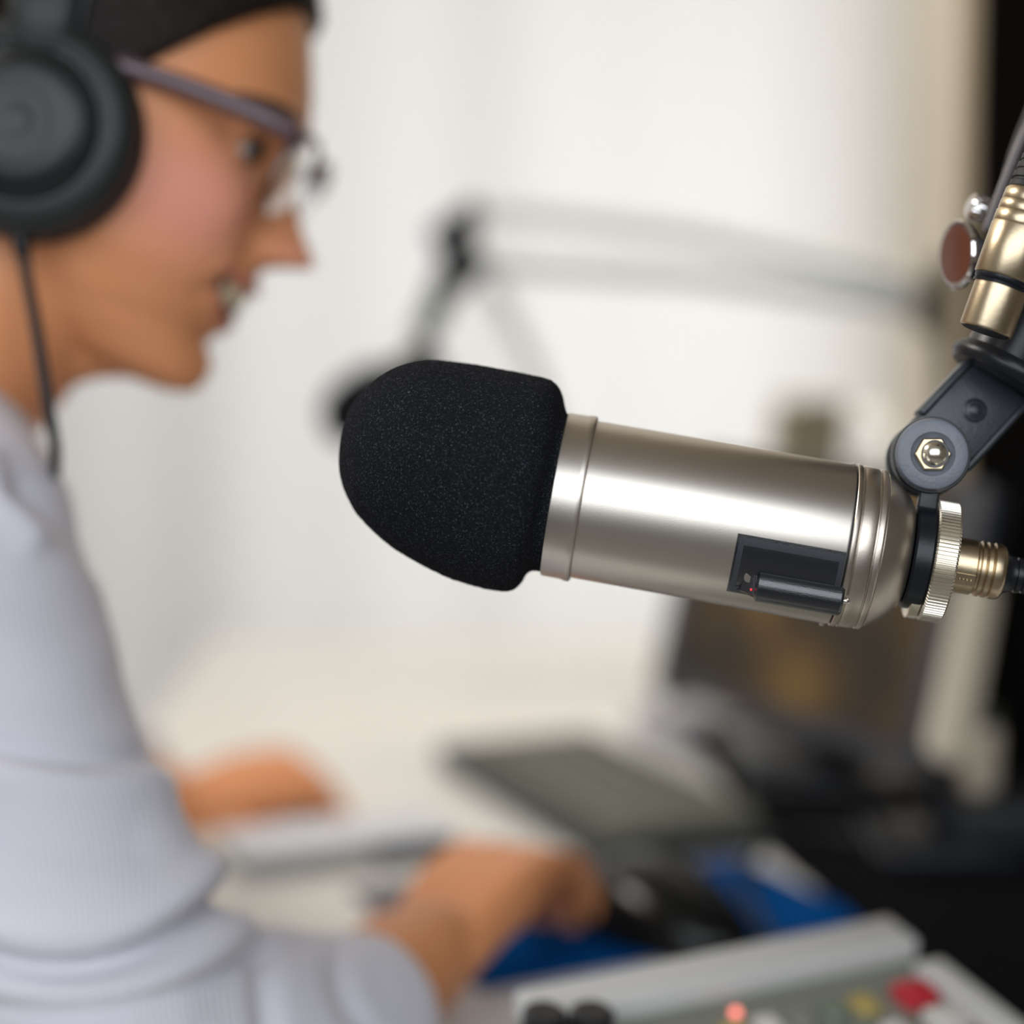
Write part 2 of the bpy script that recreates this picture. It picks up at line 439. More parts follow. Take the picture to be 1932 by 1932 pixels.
sgn = 1 if (CAM - bl_).dot(az) > 0 else -1
mn = root('monitor', 'dark slim small monitor showing a dim brown picture behind the microphone', 'monitor', mat=mM)
z0, z1 = sorted((0, -sgn * .018))
MB().rbox((0, 0, z0), (W, H, z1), .003).build('housing', M_black, mn, local=True)
zz = sgn * .001
MB().box((.028, .014, min(0, zz)), (W - .030, H - .012, max(0, zz))).build('screen', screen_mat(), mn, local=True, smooth=False)
for a, b in (((0, 0), (.026, H)), ((W - .028, 0), (W, H)), ((.026, 0), (W - .028, .012)), ((.026, H - .010), (W - .028, H))):
    MB().rbox((a[0], a[1], min(0, sgn * .004)), (b[0], b[1], max(0, sgn * .004)), .001).build('bezel', M_frame_sw, mn, local=True)
foot = (bl_ + br_) / 2 - az * sgn * .04
MB().rbox((foot.x - .04, foot.y - .012, .762), (foot.x - .0, foot.y + .02, foot.z + .05), .003, Matrix.Translation((.028, .012, 0))).build('stand', M_black, mn)
MB().rbox((foot.x - .06, foot.y - .07, .7565), (foot.x + .1, foot.y + .09, .764), .003).build('base', M_black, mn)

# small things behind
M_taupe = mat('taupe card', (.30, .25, .165), .7, bump=.2)
DX = 1.63
tb = root('storage_box', 'taupe cardboard box standing upright beyond the monitor', 'box', mat=Matrix.Translation(P(1528, 775, DX)))
tt = P(1480, 772, DX); t2 = P(1602, 772, DX)
def col(p, z, y=None): return Vector((p.x, DX if y is None else y, z))
lo = P(1400, 960, DX); hi = P(1560, 960, DX)
MB().hexa([col(lo, .7405), col(hi, .7405), col(hi, .7405, DX + .06), col(lo, .7405, DX + .06)], [col(tt, tt.z), col(t2, tt.z), col(t2, tt.z, DX + .06), col(tt, tt.z, DX + .06)]).build('carton', M_taupe, tb, smooth=False)
MB().box((tt.x - .0015, DX - .002, tt.z + .0002), (t2.x + .0015, DX + .062, tt.z + .004)).build('lid', M_taupe, tb, smooth=False)
M_white = mat('white ceramic', (.82, .82, .80), .25)
g = P(1622, 822, 1.70); gl = root('table_lamp', 'round white table lamp glowing between taupe box and boom', 'lamp', (g.x, g.y, .7405))
MB().ball(g, .023, n=32).build('globe', mat('opal glass', (.85, .85, .83), .3, emit=(1, .99, .96), es=.35), gl)
MB().tube([(g.x, g.y, .749), (g.x, g.y, g.z - .02)], .004).build('stem', M_white, gl)
MB().lathe([(.7405, .020), (.748, .019), (.752, .006)], 32, Matrix.Translation((g.x, g.y, 0)) @ Matrix.Rotation(-PI / 2, 4, 'Y')).build('foot', M_white, gl)
M_lav = mat('lavender grey plastic', (.36, .35, .38), .4)
pp = D(1302, 1392, .7415)
o = MB().rbox((-.035, -.03, 0), (.028, .03, .022), .008, Matrix.Translation(pp) @ Matrix.Rotation(.5, 4, 'Z')).build('power_adapter', M_lav)
tag(o, 'small lavender grey adapter block between keyboard and black riser', 'adapter')
M_cream = mat('cream plastic', (.50, .44, .34), .45)
st = root('document_stand', 'cream slanted document stand on the black riser beside the monitor', 'stand', D(1780, 1480, .757))
a, b = P(1790, 1405, 1.17), P(1845, 1120, 1.20)
MB().tube([a, b], [.0135, .0115], 16, flat=.35, up=F).build('upright', M_cream, st)
MB().tube([P(1775, 1410, 1.17), Vector((P(1775, 1410, 1.17).x, P(1775, 1410, 1.17).y, .768))], .005, 12).build('post', M_black, st)
c0 = P(1775, 1410, 1.17)
MB().rbox((c0.x - .04, c0.y - .04, .7565), (c0.x + .04, c0.y + .04, .768), .003).build('base', M_black, st)
cj = P(1850, 1420, 1.20)
jar = root('small_jar', 'small cream jar on a black box right of the document stand', 'jar', cj)
Mz = Matrix.Translation((cj.x, cj.y, 0)) @ Matrix.Rotation(-PI / 2, 4, 'Y')
MB().lathe([(cj.z - .022, .008), (cj.z - .018, .0105), (cj.z + .012, .0105), (cj.z + .016, .009)], 28, Mz).build('glass', M_cream, jar)
MB().lathe([(cj.z + .016, .0095), (cj.z + .024, .0095), (cj.z + .025, .008)], 28, Mz).build('cap', M_dkgrey, jar)
o = MB().rbox((cj.x - .022, cj.y - .03, .7565), (cj.x + .07, cj.y + .05, cj.z - .0225), .004).build('black_box', M_black_soft)
tag(o, 'black box on the riser carrying the small cream jar', 'box')

# ------------------------------------------------------------------ second microphone on a pale boom
M_pale = mat('pale grey enamel', (.80, .81, .77), .4)
DB = 1.42
b2 = root('boom_arm', 'pale grey twin-tube boom arm reaching across in front of the blind', 'boom arm', (P(1760, 560, DB).x, P(1760, 560, DB).y, .74))
MB().tube([P(905, 392, DB), P(1300, 440, DB), P(1790, 548, DB + .03)], .0075, 16).build('upper_tube', M_pale, b2)
MB().tube([P(925, 498, DB), P(1300, 520, DB), P(1790, 585, DB + .03)], .0075, 16).build('lower_tube', M_pale, b2)
MB().tube([P(898, 395, DB), P(850, 445, DB), P(880, 500, DB), P(838, 545, DB)], [.008, .017, .017, .011], 18).build('elbow_joint', M_black, b2, label='black elbow joint')
MB().tube([P(842, 545, DB), P(800, 625, DB - .02)], .0095, 16).build('joint_bracket', mat('green grey metal', (.10, .12, .10), .4, .3), b2)
MB().tube([P(930, 545, DB), P(1010, 700, DB), P(1060, 880, DB)], .0065, 14).build('return_spring', M_pale, b2)
MB().tube([P(815, 600, DB - .01), P(735, 700, DB - .04), P(700, 735, DB - .05)], .0075, 14).build('front_tube', M_pale, b2)
rp = P(1790, 565, DB + .03)
MB().lathe([(-.02, .024), (-.016, .028), (.016, .028), (.02, .024)], 24, Matrix.Translation(rp) @ Matrix.Rotation(PI / 2, 4, 'Z')).build('rear_joint', mat('brown grey metal', (.22, .19, .14), .4, .3), b2)
MB().tube([rp, Vector((rp.x + .02, rp.y + .01, .77))], .011, 16).build('post', M_dkgrey, b2)
MB().rbox((rp.x - .02, rp.y - .03, .7565), (rp.x + .06, rp.y + .05, .775), .004).build('clamp', M_black, b2)
m2c = P(690, 764, DB - .06)
m2 = root('microphone', 'small black foam-covered microphone hanging from the pale boom', 'microphone', m2c)
ang = Matrix.Translation(m2c) @ Matrix.Rotation(math.radians(-35), 4, 'Y') @ Matrix.Scale(1.02, 4)
MB().lathe([(-.030, .004), (-.026, .014), (-.012, .022), (.012, .022), (.026, .015), (.030, .010)], 28, ang).build('windscreen', M_foam, m2)
MB().lathe([(.026, .012), (.032, .013), (.052, .013), (.056, .010)], 28, ang).build('body', M_black, m2)
MB().tube([ang @ Vector((.050, 0, 0)), P(702, 735, DB - .05)], .005, 12).build('mount', M_dkgrey, m2)

# ------------------------------------------------------------------ main microphone
K = .052 / 299.0          # metres per pixel at its depth
DM = .70
th = math.atan2(.174, .985); tilt = math.radians(3.4)
axx = (R * math.cos(th) - U * math.sin(th)) * math.cos(tilt) - F * math.sin(tilt); axx.normalize()
ayy = (U * math.cos(th) + R * math.sin(th)); ayy = (ayy - axx * ayy.dot(axx)).normalized()
azz = axx.cross(ayy)       # towards the camera
org = P(1103, 942, DM)
micM = basis(axx, ayy, azz, org)
mic = root('microphone', 'large satin silver broadcast microphone with black foam windscreen', 'microphone', mat=micM)
def L(*pts): return [(u * K, r * K) for u, r in pts]
# foam, slightly lopsided
top_r = [(-474, 0), (-473.5, 40), (-472, 71), (-462, 108), (-436, 149), (-410, 175), (-383, 193), (-350, 206), (-315, 212), (-260, 214), (-200, 214), (-150, 214), (-115, 212), (-97, 208), (-84, 199), (-74, 184), (-67, 166), (-60, 153), (-50, 149)]
bot_r = [(-474, 0), (-468, 22), (-461, 42), (-448, 67), (-425, 97), (-405, 114), (-387, 127), (-350, 149), (-315, 164), (-276, 178), (-230, 190), (-200, 195), (-150, 199.5), (-120, 198), (-102, 191), (-91, 178), (-85, 162), (-74, 151), (-50, 149)]
nn = 360
v = []; f = []
us = []
for i in range(len(top_r) - 1):
    for k in range(10):
        us.append(i + k / 10)
us.append(len(top_r) - 1 - 1e-6)
for s_ in us:
    i = int(s_); t = s_ - i
    def ev(T):
        p0 = T[max(i - 1, 0)]; p1 = T[i]; p2 = T[i + 1]; p3 = T[min(i + 2, len(T) - 1)]
        g = lambda j: .5 * ((2 * p1[j]) + (p2[j] - p0[j]) * t + (2 * p0[j] - 5 * p1[j] + 4 * p2[j] - p3[j]) * t * t + (3 * p1[j] - p0[j] - 3 * p2[j] + p3[j]) * t ** 3)
        return g(0), max(g(1), .3)
    ut, rt = ev(top_r); ub, rb = ev(bot_r)
    for k in range(nn):
        a = 2 * PI * k / nn
        wgt = (1 + math.sin(a)) / 2
        u_ = ub * (1 - wgt) + ut * wgt
        cy = (rt - rb) / 2; rr = (rt + rb) / 2
        y = cy + rr * math.sin(a); z = rr * math.cos(a)
        p = Vector((u_, y, z))
        nz_ = noise.noise(p * .02) * 1.2 + noise.noise(p * .16) * .5 + noise.noise(p * .42) * 1.5
        q = Vector((0, math.sin(a), math.cos(a)))
        v.append((p + q * nz_ * min(1, rr / 60)) * K)
m_ = len(us)
for i in range(m_ - 1):
    for k in range(nn): f.append((i * nn + k, i * nn + (k + 1) % nn, (i + 1) * nn + (k + 1) % nn, (i + 1) * nn + k))
f.append(tuple(range(nn))[::-1])
MB().add(v, f).build('windscreen', M_foam, mic, local=True, angle=180, label='thick black foam windscreen')
MB().lathe(L((-75, 60), (-75, 147), (-55, 147), (-55, 60)), 96).build('neck', M_black_soft, mic, local=True)
MB().lathe(L((-57.5, 120), (-58, 150), (-57, 154.5), (-54, 156), (-18, 156.3), (-14, 158), (-6, 158.5), (-2.5, 157), (-1, 153), (0, 148)), 160).build('collar', M_nickel, mic, local=True)
MB().lathe(L((-2, 140), (-1, 149.5), (2, 150), (484, 151.5), (487, 150.5), (488, 140)), 160).build('body', M_nickel, mic, local=True)
MB().lathe(L((486, 120), (486, 147), (492, 147), (492, 120)), 96).build('seam', M_black_soft, mic, local=True, label='dark seam')
MB().lathe(L((490.5, 130), (490.5, 152), (492, 153.5), (499, 153.5), (501, 152), (502, 149.5), (504, 149), (505, 152), (507, 152.5), (531, 151.5), (533, 150), (534, 147.5), (536, 147.5), (537, 150.5), (540, 151.5), (546, 150.5), (549, 147), (549.5, 130)), 160).build('end_ring', M_nickel_dull, mic, local=True)
MB().lathe(L((548, 130), (549, 145), (551, 146), (560, 141), (575, 131), (590, 118), (600, 107), (607, 97), (610, 88), (611, 60)), 160).build('end_cone', M_nickel_dull, mic, local=True)
# little screw heads on the ring
for uu, an in ((487, 98), (478, -92)):
    a = math.radians(an)
    MB().ball((uu * K, 153 * K * math.sin(a), 153 * K * math.cos(a)), (5 * K, 4 * K, 4 * K), n=14).build('screw', M_nickel, mic, local=True)
# switch plate: a curved patch on the cylinder, v measured downwards in px
def cylp(u, vv, r): # point on the cylinder at visible offset vv (px down)
    a = math.asin(max(-1, min(1, vv / 151.0))); return Vector((u * K, -r * K * math.sin(a), r * K * math.cos(a)))
def patch(u0, u1, v0, v1, r0, r1, nseg=14, rc=0):
    b = MB(); vs = []; fs = []
    a0, a1 = math.asin(v0 / 151), math.asin(v1 / 151)
    for i in range(nseg + 1):
        a = a0 + (a1 - a0) * i / nseg
        for (u, r) in ((u0, r0), (u1, r0), (u1, r1), (u0, r1)):
            vs.append(Vector((u * K, -r * K * math.sin(a), r * K * math.cos(a))))
    for i in range(nseg):
        for k in range(4): fs.append((i * 4 + k, i * 4 + (k + 1) % 4, (i + 1) * 4 + (k + 1) % 4, (i + 1) * 4 + k))
    fs.append((3, 2, 1, 0)); fs.append(tuple(nseg * 4 + k for k in range(4)))
    return b.add(vs, fs)
sp = patch(288, 486, 14, 121, 145, 152.3).build('switch_plate', M_sw, mic, local=True)
fr = MB()
for u0, u1, v0, v1 in ((292, 302, 20, 117), (476, 486, 20, 117), (302, 476, 20, 33), (302, 340, 108, 117)):
    q = patch(u0, u1, v0, v1, 150, 154.5, 8); fr.add(q.v, q.f)
fr.build('switch_frame', M_frame_sw, mic, local=True)
# barrel: axis parallel to the body, sits proud of it
ba = math.asin(101 / 151); bc = Vector((0, -math.sin(ba), math.cos(ba))) * 149 * K
Mb = Matrix.Translation(bc)
MB().lathe(L((336, 12), (337, 26), (341, 31), (492, 31), (497, 27), (498, 12)), 48, Mb).build('switch_barrel', M_sw, mic, local=True)
wd = MB(); e0 = bc + Vector((0, 0, 0))
wd.hexa([bc + Vector((304 * K, 20 * K, -6 * K)), bc + Vector((304 * K, -16 * K, -10 * K)), bc + Vector((342 * K, -26 * K, -4 * K)), bc + Vector((342 * K, 22 * K, -4 * K))],
        [bc + Vector((313 * K, 16 * K, 8 * K)), bc + Vector((316 * K, -16 * K, 8 * K)), bc + Vector((340 * K, -20 * K, 19 * K)), bc + Vector((340 * K, 16 * K, 20 * K))])
wd.build('barrel_nose', M_sw, mic, local=True)
MB().lathe(L((0, 10), (1.5, 9.5), (2, 4)), 24, Matrix.Translation(bc + Vector((322 * K, 10 * K, 13.0 * K))) @ Matrix.Rotation(math.radians(-62), 4, 'Y')).build('sensor_disc', M_disc, mic, local=True, label='dull grey round disc')
MB().ball(bc + Vector((330 * K, -11 * K, 14.5 * K)), 1.9 * K, n=14).build('led', M_led, mic, local=True, label='tiny red led')
MB().lathe(L((496, 5), (506, 5), (510, 3), (511.5, .5)), 20, Matrix.Translation(bc + Vector((0, -2 * K, 4 * K)))).build('pin', M_chrome, mic, local=True)

# plug and cable at the tail
pl = root('microphone_cable', 'black cable with gold-toned plug in the tail of the large microphone', 'cable', mat=micM)
MB().lathe(L((660, 40), (660, 52), (735, 52), (739, 48), (742, 48), (745, 52), (751, 52), (754, 48.5), (757, 52), (764, 52), (767, 48.5), (770, 52.5), (782, 52.5), (789, 49), (793, 42), (794, 20)), 72).build('plug_shell', M_gold, pl, local=True)
la_ = MB(); la_.rbox((700 * K, -12 * K, 0), (736 * K, 12 * K, 2.5 * K), .5 * K, Matrix.Rotation(math.radians(28), 4, 'X') @ Matrix.Translation((0, 0, 51.5 * K)))
la_.build('latch', M_gold, pl, local=True)
for k in range(4):
    MB().ball((Matrix.Rotation(math.radians(28), 4, 'X') @ Vector(((708 + k * 7) * K, 0, 54 * K))), 3 * K, n=12).build('latch_bead', M_gold, pl, local=True)
rr = 34
prof = [(790, 41), (800, 36)]
for k in range(7):
    u = 803 + k * 13; prof += [(u, rr - k), (u + 8, rr - k), (u + 9, rr - k - 5), (u + 12, rr - k - 5)]
prof += [(905, 22)]
MB().lathe(L(*prof), 48).build('boot', M_black, pl, local=True)
cpts = [micM @ Vector((900 * K, 0, 0)), micM @ Vector((1000 * K, -10 * K, 0)), P(2250, 1250, .72), P(2420, 1200, .75), P(2500, 900, .80), P(2450, 500, .84)]
MB().tube(cpts, .0033, 14, smooth=8).build('cable', M_black_soft, pl)

# ------------------------------------------------------------------ boom mount holding it
bo = root('boom_arm', 'black jointed boom arm holding the large silver microphone', 'boom arm', mat=Matrix.Translation(P(1758, 858, .69)))
# clamp plate round the tail of the mic
MB().lathe(L((613, 60), (613, 92), (617, 97), (646, 97), (650, 93), (650, 60)), 96, micM).build('clamp_ring', M_black, bo)
kn = []
Nk = 96
for u, r in ((649, 80), (649, 108), (652, 112), (688, 112), (692, 107), (694, 60)):
    for k in range(Nk * 4):
        a = 2 * PI * k / (Nk * 4); rr = r * K * (1 + (.014 if k % 4 < 2 else -.014) * (r > 100))
        kn.append(micM @ Vector((u * K, rr * math.cos(a), rr * math.sin(a))))
ff = []
for i in range(5):
    for k in range(Nk * 4): a = i * Nk * 4 + k; b = i * Nk * 4 + (k + 1) % (Nk * 4); ff.append((a, b, b + Nk * 4, a + Nk * 4))
ff.append(tuple(range(Nk * 4))[::-1]); ff.append(tuple(5 * Nk * 4 + k for k in range(Nk * 4)))
MB().add(kn, ff).build('knurled_nut', M_steel, bo, angle=20)
MB().lathe(L((628, 60), (628, 96), (630, 99), (647, 99), (649, 96), (649, 60)), 72, micM @ Matrix.Translation((0, -15 * K, -24 * K))).build('washer', M_steel, bo)
# plate rising from ring to pivot knob
k0 = P(1758, 858, .69)
MB().rbox((614 * K, 50 * K, -15 * K), (650 * K, 150 * K, 13 * K), 4 * K, micM).build('clamp_stem', M_black, bo)
# pivot frame: disc facing the camera, slightly turned
dz = (-F * .985 + R * -.08 + U * .05).normalized()
dx_ = R - dz * R.dot(dz); dx_.normalize(); dy_ = dz.cross(dx_)
def disc(center, prof, n=64):
    Mx = basis(dz, dx_, dy_, center); b = MB(); b.lathe(prof, n, Mx); return b
disc(k0, [(-.008, .0118), (.0015, .0118), (.003, .0112), (.0034, .0104), (.0034, .0072), (.0024, .0066), (.0016, .0050)]).build('pivot_knob', M_knob, bo)
disc(k0, [(-.010, .0125), (-.001, .0125), (0, .0122)]).build('pivot_rim', M_black, bo)
# hexagonal nut and bright bolt
disc(k0, [(.0005, .0060), (.0030, .0060), (.0036, .0054), (.0036, .0030)], 6).build('hex_socket', M_gold, bo)
MB().ball(k0 + dz * .0032 + R * .0005, .0046, n=28).build('bolt', mat('bright brass bolt', (.9, .86, .74), .22, 1.0), bo)
disc(P(1744, 868, .705), [(-.004, .0125), (.004, .0125), (.005, .0118)]).build('far_lug', M_fork, bo)
# fork arm: channel going up and right
ad = (R * .69 + U * .725).normalized(); ad = (ad - F * -.12).normalized()
aw = ad.cross(-F).normalized(); an_ = aw.cross(ad).normalized()
if an_.dot(F) > 0: an_ = -an_
fc = P(1758, 858, .702)
fM = basis(ad, aw, an_, fc)
s_ = .702 / FPX
fk = MB().rbox((-14 * s_, -70 * s_, -30 * s_), (205 * s_, 70 * s_, 6 * s_), .0012, fM)
fk.build('fork_arm', M_fork, bo)
MB().rbox((40 * s_, -76 * s_, -34 * s_), (215 * s_, -60 * s_, 14 * s_), .0010, fM).rbox((22 * s_, 58 * s_, -34 * s_), (205 * s_, 72 * s_, 14 * s_), .0010, fM).build('fork_rib', M_fork, bo)
rv = fM @ Vector((118 * s_, 2 * s_, 6 * s_))
MB().lathe([(-.001, .0042), (.0003, .0041), (.0006, .0034), (.0002, .0030), (.0003, .0024), (.0008, .0018), (.0009, .0004)], 40, Matrix.Translation(rv) @ fM.to_3x3().to_4x4() @ Matrix.Rotation(-PI / 2, 4, 'Y')).build('rivet', M_fork, bo)
# flange
fd = (R * .514 + U * .858).normalized()
flc = P(1903, 708, .708)
fp = fd.cross(F).normalized()
Mf = basis(fd, F, -fp, flc)
MB().lathe([(-.0038, .016), (-.0032, .0190), (-.0012, .0205), (.0012, .0205), (.0032, .0190), (.0038, .016)], 64, Mf).build('flange', M_black, bo)
MB().lathe([(.003, .0145), (.026, .0150), (.028, .0135)], 48, Mf @ Matrix.Translation((0, 0, -.003))).build('hub', M_black, bo)
# boom rising out of frame behind the hanging plug
bt = [P(1915, 680, .735), P(1905, 560, .735), P(1925, 400, .735), P(1968, 245, .74), P(2120, -60, .78), P(2350, -260, .86)]
MB().tube(bt, [.0075, .0088, .0085, .0085, .009, .009], 20, smooth=6, flat=.7, up=F).build('boom_tube', M_black, bo)
MB().tube([P(1862, 430, .722), P(1900, 330, .722), P(1945, 225, .722), P(2000, 120, .73)], .0016, 10, smooth=6).build('tension_wire', mat('mauve grey sleeve', (.12, .10, .10), .35), bo)
# chrome cap knob
kx = (-R * .93 - F * .30 + U * .02).normalized(); ky = kx.cross(U).normalized(); kz = kx.cross(ky)
kM2 = basis(kx, ky, kz, P(1806, 480, .722))
MB().lathe([(-.013, .0045), (-.009, .0050), (-.006, .0068), (-.003, .0100), (-.0012, .0117), (0, .0118), (.0008, .0112), (.0008, .0100)], 56, kM2).build('cap_knob', M_chrome, bo)
MB().lathe([(.0003, .0100), (.0009, .0099), (.0011, .0060)], 48, kM2).build('cap_reflection', mat('red brown reflection', (.12, .035, .018), .25, coat=.5), bo, label='red-brown reflection painted on the face')  # brown reflection in the chrome end face, put in as colour
# fluted knob
qx = (-R * .93 + U * .33 - F * .15).normalized(); qy = qx.cross(F).normalized(); qz = qx.cross(qy)
qM = basis(qx, qy, qz, P(1832, 388, .728))
vs = []; fs = []; NN = 72
for i, (u, r) in enumerate([(-.010, .0040), (-.0098, .0047), (-.002, .0047), (0, .0042), (.0008, .0030)]):
    for k in range(NN):
        a = 2 * PI * k / NN; r_ = r * (1 + (.05 if k % 4 < 2 else -.04) * (.0045 < r))
        vs.append(qM @ Vector((u, r_ * math.cos(a), r_ * math.sin(a))))
for i in range(4):
    for k in range(NN): a = i * NN + k; b = i * NN + (k + 1) % NN; fs.append((a, b, b + NN, a + NN))
fs.append(tuple(range(NN))); fs.append(tuple(4 * NN + k for k in range(NN)))
MB().add(vs, fs).build('fluted_knob', M_chrome, bo, angle=15)
MB().tube([P(1855, 385, .728), P(1915, 400, .735)], .003, 12).tube([P(1850, 480, .728), P(1905, 480, .735)], .0045, 12).build('cross_shaft', M_black, bo)
# off-frame part of the boom: elbow and lower arm to a desk clamp
e1 = P(2350, -260, .86)
MB().ball(e1, .018, n=20).build('elbow', M_black, bo)
MB().tube([e1, Vector((.50, 1.00, .82))], .009, 14).build('lower_tube', M_black, bo)
MB().rbox((.465, .965, .7565), (.535, 1.035, .83), .005).build('desk_clamp', M_black, bo)

# hanging plug at the right edge
hp = root('hanging_plug', 'champagne gold audio plug with black boot hanging at the right edge', 'plug', mat=Matrix.Translation(P(1860, 624, .672)))
hx = (R * .33 + U * .944 - F * .03).normalized(); hz = (-F - hx * (-F).dot(hx)).normalized(); hy = hz.cross(hx)
hM = basis(hx, hy, hz, P(1860, 624, .672))
sh = .672 / FPX
def LH(*pts): return [(u * sh, r * sh) for u, r in pts]
MB().lathe(LH((-3, 20), (-3, 44), (3, 45), (4, 30)), 56, hM).build('socket_face', M_black, hp)
MB().lathe(LH((0, 44), (-1.5, 47), (0, 50), (3, 51), (86, 51), (88, 45)), 72, hM).build('nose_shell', M_gold, hp)
MB().lathe(LH((85, 40), (85, 54), (90, 55), (92, 52), (96, 55), (101, 55), (102, 40)), 72, hM).build('gasket', M_black, hp)
MB().lathe(LH((101, 50), (102, 56), (105, 58), (200, 58), (203, 56.5), (205, 57.5), (224, 57), (227, 55), (229, 56), (245, 55.5), (247, 54), (249, 55), (268, 54), (273, 50), (274, 40)), 96, hM).build('shell', M_gold, hp)
pr = [(272, 44), (274, 51), (284, 51), (287, 46), (291, 46)]
for k in range(4):
    u = 292 + k * 18; pr += [(u, 50 - k * 2), (u + 11, 50 - k * 2), (u + 13, 45 - k * 2), (u + 17, 45 - k * 2)]
pr += [(368, 40), (440, 26), (445, 20)]
MB().lathe(LH(*pr), 64, hM).build('boot', M_black_soft, hp)
MB().tube([hM @ Vector((435 * sh, 0, 0)), hM @ Vector((560 * sh, 0, 0)), P(2230, -80, .74), P(2335, -215, .83)], .0032, 12, smooth=6).build('cable', M_black_soft, hp)

# ------------------------------------------------------------------ woman
DH = .92; s = DH / FPX
O = P(200, 250, DH)
fv = R * .94 - U * .342; tv = -R * .342 - U * .94; sv = -F
def HP(f_, t_, sd): return O + (fv * f_ + tv * t_ + sv * sd) * s
Hinv = basis(fv, tv, sv, O).inverted()
I = np.interp
T_g = [-580, -568, -540, -500, -440, -363, -274, -200, -143, -66, 0, 91, 149, 184, 268, 308, 356, 390, 408, 420]
V_g = [-60, 20, 110, 180, 232, 274, 313, 342, 355, 338, 334, 345, 358, 358, 334, 322, 328, 330, 318, 270]
T_b = [-580, -568, -540, -500, -400, -300, -200, -100, 0, 100, 150, 200, 250, 300, 350, 400, 420]
V_b = [-60, -150, -250, -320, -405, -440, -450, -440, -400, -330, -250, -150, -100, -70, -20, 90, 200]
T_w = [-580, -568, -540, -500, -400, -300, -200, -100, 0, 100, 200, 280, 340, 380, 402, 420]
V_w = [5, 70, 140, 200, 275, 305, 314, 310, 298, 288, 262, 225, 180, 140, 105, 40]
def head_pt(t, a, off=0):
    g = I(t, T_g, V_g); b = I(t, T_b, V_b); w_ = I(t, T_w, V_w)
    k = I(t, [-580, 0, 250, 412], [.5, .5, .38, .35]); cf = b + k * (g - b)
    n = I(t, [-580, -300, 0, 150, 300, 412], [2.0, 2.15, 2.35, 2.15, 1.9, 2.0])
    ca, sa = math.cos(a), math.sin(a)
    ex = (g - cf) if ca >= 0 else (cf - b)
    nn_ = n if ca >= 0 else 2.0
    f_ = cf + (ex + off) * math.copysign(abs(ca) ** (2 / nn_), ca); sd = (w_ + off) * math.copysign(abs(sa) ** (2 / nn_), sa)
    return f_, sd
def face_disp(t, sd):
    x = abs(sd); d = 0
    N = I(t, [-110, -66, -20, 41, 80, 96, 106, 116, 126, 136, 150], [0, 12, 40, 68, 96, 108, 108, 88, 50, 22, 0])
    sw = I(t, [-110, -66, 0, 60, 100, 140], [40, 30, 34, 44, 52, 50])
    d += N * math.exp(-(x / sw) ** 2.4)
    d += 30 * math.exp(-((x - 52) / 26) ** 2 - ((t - 105) / 24) ** 2)             # alae
    d -= 34 * math.exp(-((x - 142) / 62) ** 2 - ((t + 48) / 36) ** 2)             # sockets
    d += 12 * math.exp(-((x - 120) / 90) ** 2 - ((t + 125) / 26) ** 2)            # brow
    d += 26 * math.exp(-((x - 190) / 70) ** 2 - ((t - 70) / 62) ** 2)             # cheek apples
    d -= 15 * math.exp(-((x - (78 + (t - 120) * .55)) / 17) ** 2) * I(t, [90, 130, 210, 250], [0, 1, 1, 0])  # smile folds
    X = min(x / 145, 1.5) ** 2
    tu = 186 - 22 * X; tl = 268 - 78 * X
    lip = max(0, 1 - (x / 152) ** 4)
    d += 20 * lip * math.exp(-((t - tu) / 15) ** 2) + 15 * lip * math.exp(-((t - tl) / 17) ** 2)
    if x < 148:
        lo, hi = tu + 11, tl - 13
        if hi > lo: m = (t - lo) * (hi - t) / ((hi - lo) / 2) ** 2; d -= 60 * max(0, min(1, m * 1.8)) * lip
    d -= 14 * math.exp(-(x / 70) ** 2 - ((t - 305) / 14) ** 2)
    d += 12 * math.exp(-(x / 60) ** 2 - ((t - 352) / 28) ** 2)
    return d
def angs(n):
    out = []
    for k in range(n):
        q = k / n * 2 - 1; out.append(PI * math.copysign(abs(q) ** 1.35, q))
    return out
AN = angs(260)
ts = list(np.linspace(-579, 419.5, 230))
body = MB(); v = []; f = []
for t in ts:
    for a in AN:
        ff_, sd = head_pt(t, a)
        if math.cos(a) > 0: ff_ += face_disp(t, sd) * min(1, math.cos(a) * 2.2)
        v.append(HP(ff_, t, sd))
n = len(AN)
for i in range(len(ts) - 1):
    for k in range(n): f.append((i * n + k, i * n + (k + 1) % n, (i + 1) * n + (k + 1) % n, (i + 1) * n + k))
f.append(tuple(range(n))[::-1]); f.append(tuple((len(ts) - 1) * n + k for k in range(n)))
body.add(v, f)
HM = basis(fv, tv, sv, Vector((0, 0, 0))).to_3x3()
def surf_f(t, sd):
    best = None
    for k in range(400):
        a = PI / 2 * k / 400 * 1.0
        ff_, s2 = head_pt(t, a)
        if best is None or abs(s2 - abs(sd)) < best[0]: best = (abs(s2 - abs(sd)), ff_ + face_disp(t, s2))
    return best[1]
ef = surf_f(-48, 140) - 24
for sg in (1, -1):
    body.ball(HP(ef - 4, -68, 142 * sg), (54 * s, 42 * s, 66 * s), HM, 24)      # upper lids
    body.ball(HP(ef - 6, -22, 142 * sg), (50 * s, 26 * s, 62 * s), HM, 24)      # lower lids
    # ear
    body.ball(HP(-95, 20, 300 * sg), (62 * s, 120 * s, 26 * s), HM, 20)
    body.ball(HP(-70, 100, 300 * sg), (34 * s, 46 * s, 20 * s), HM, 16)
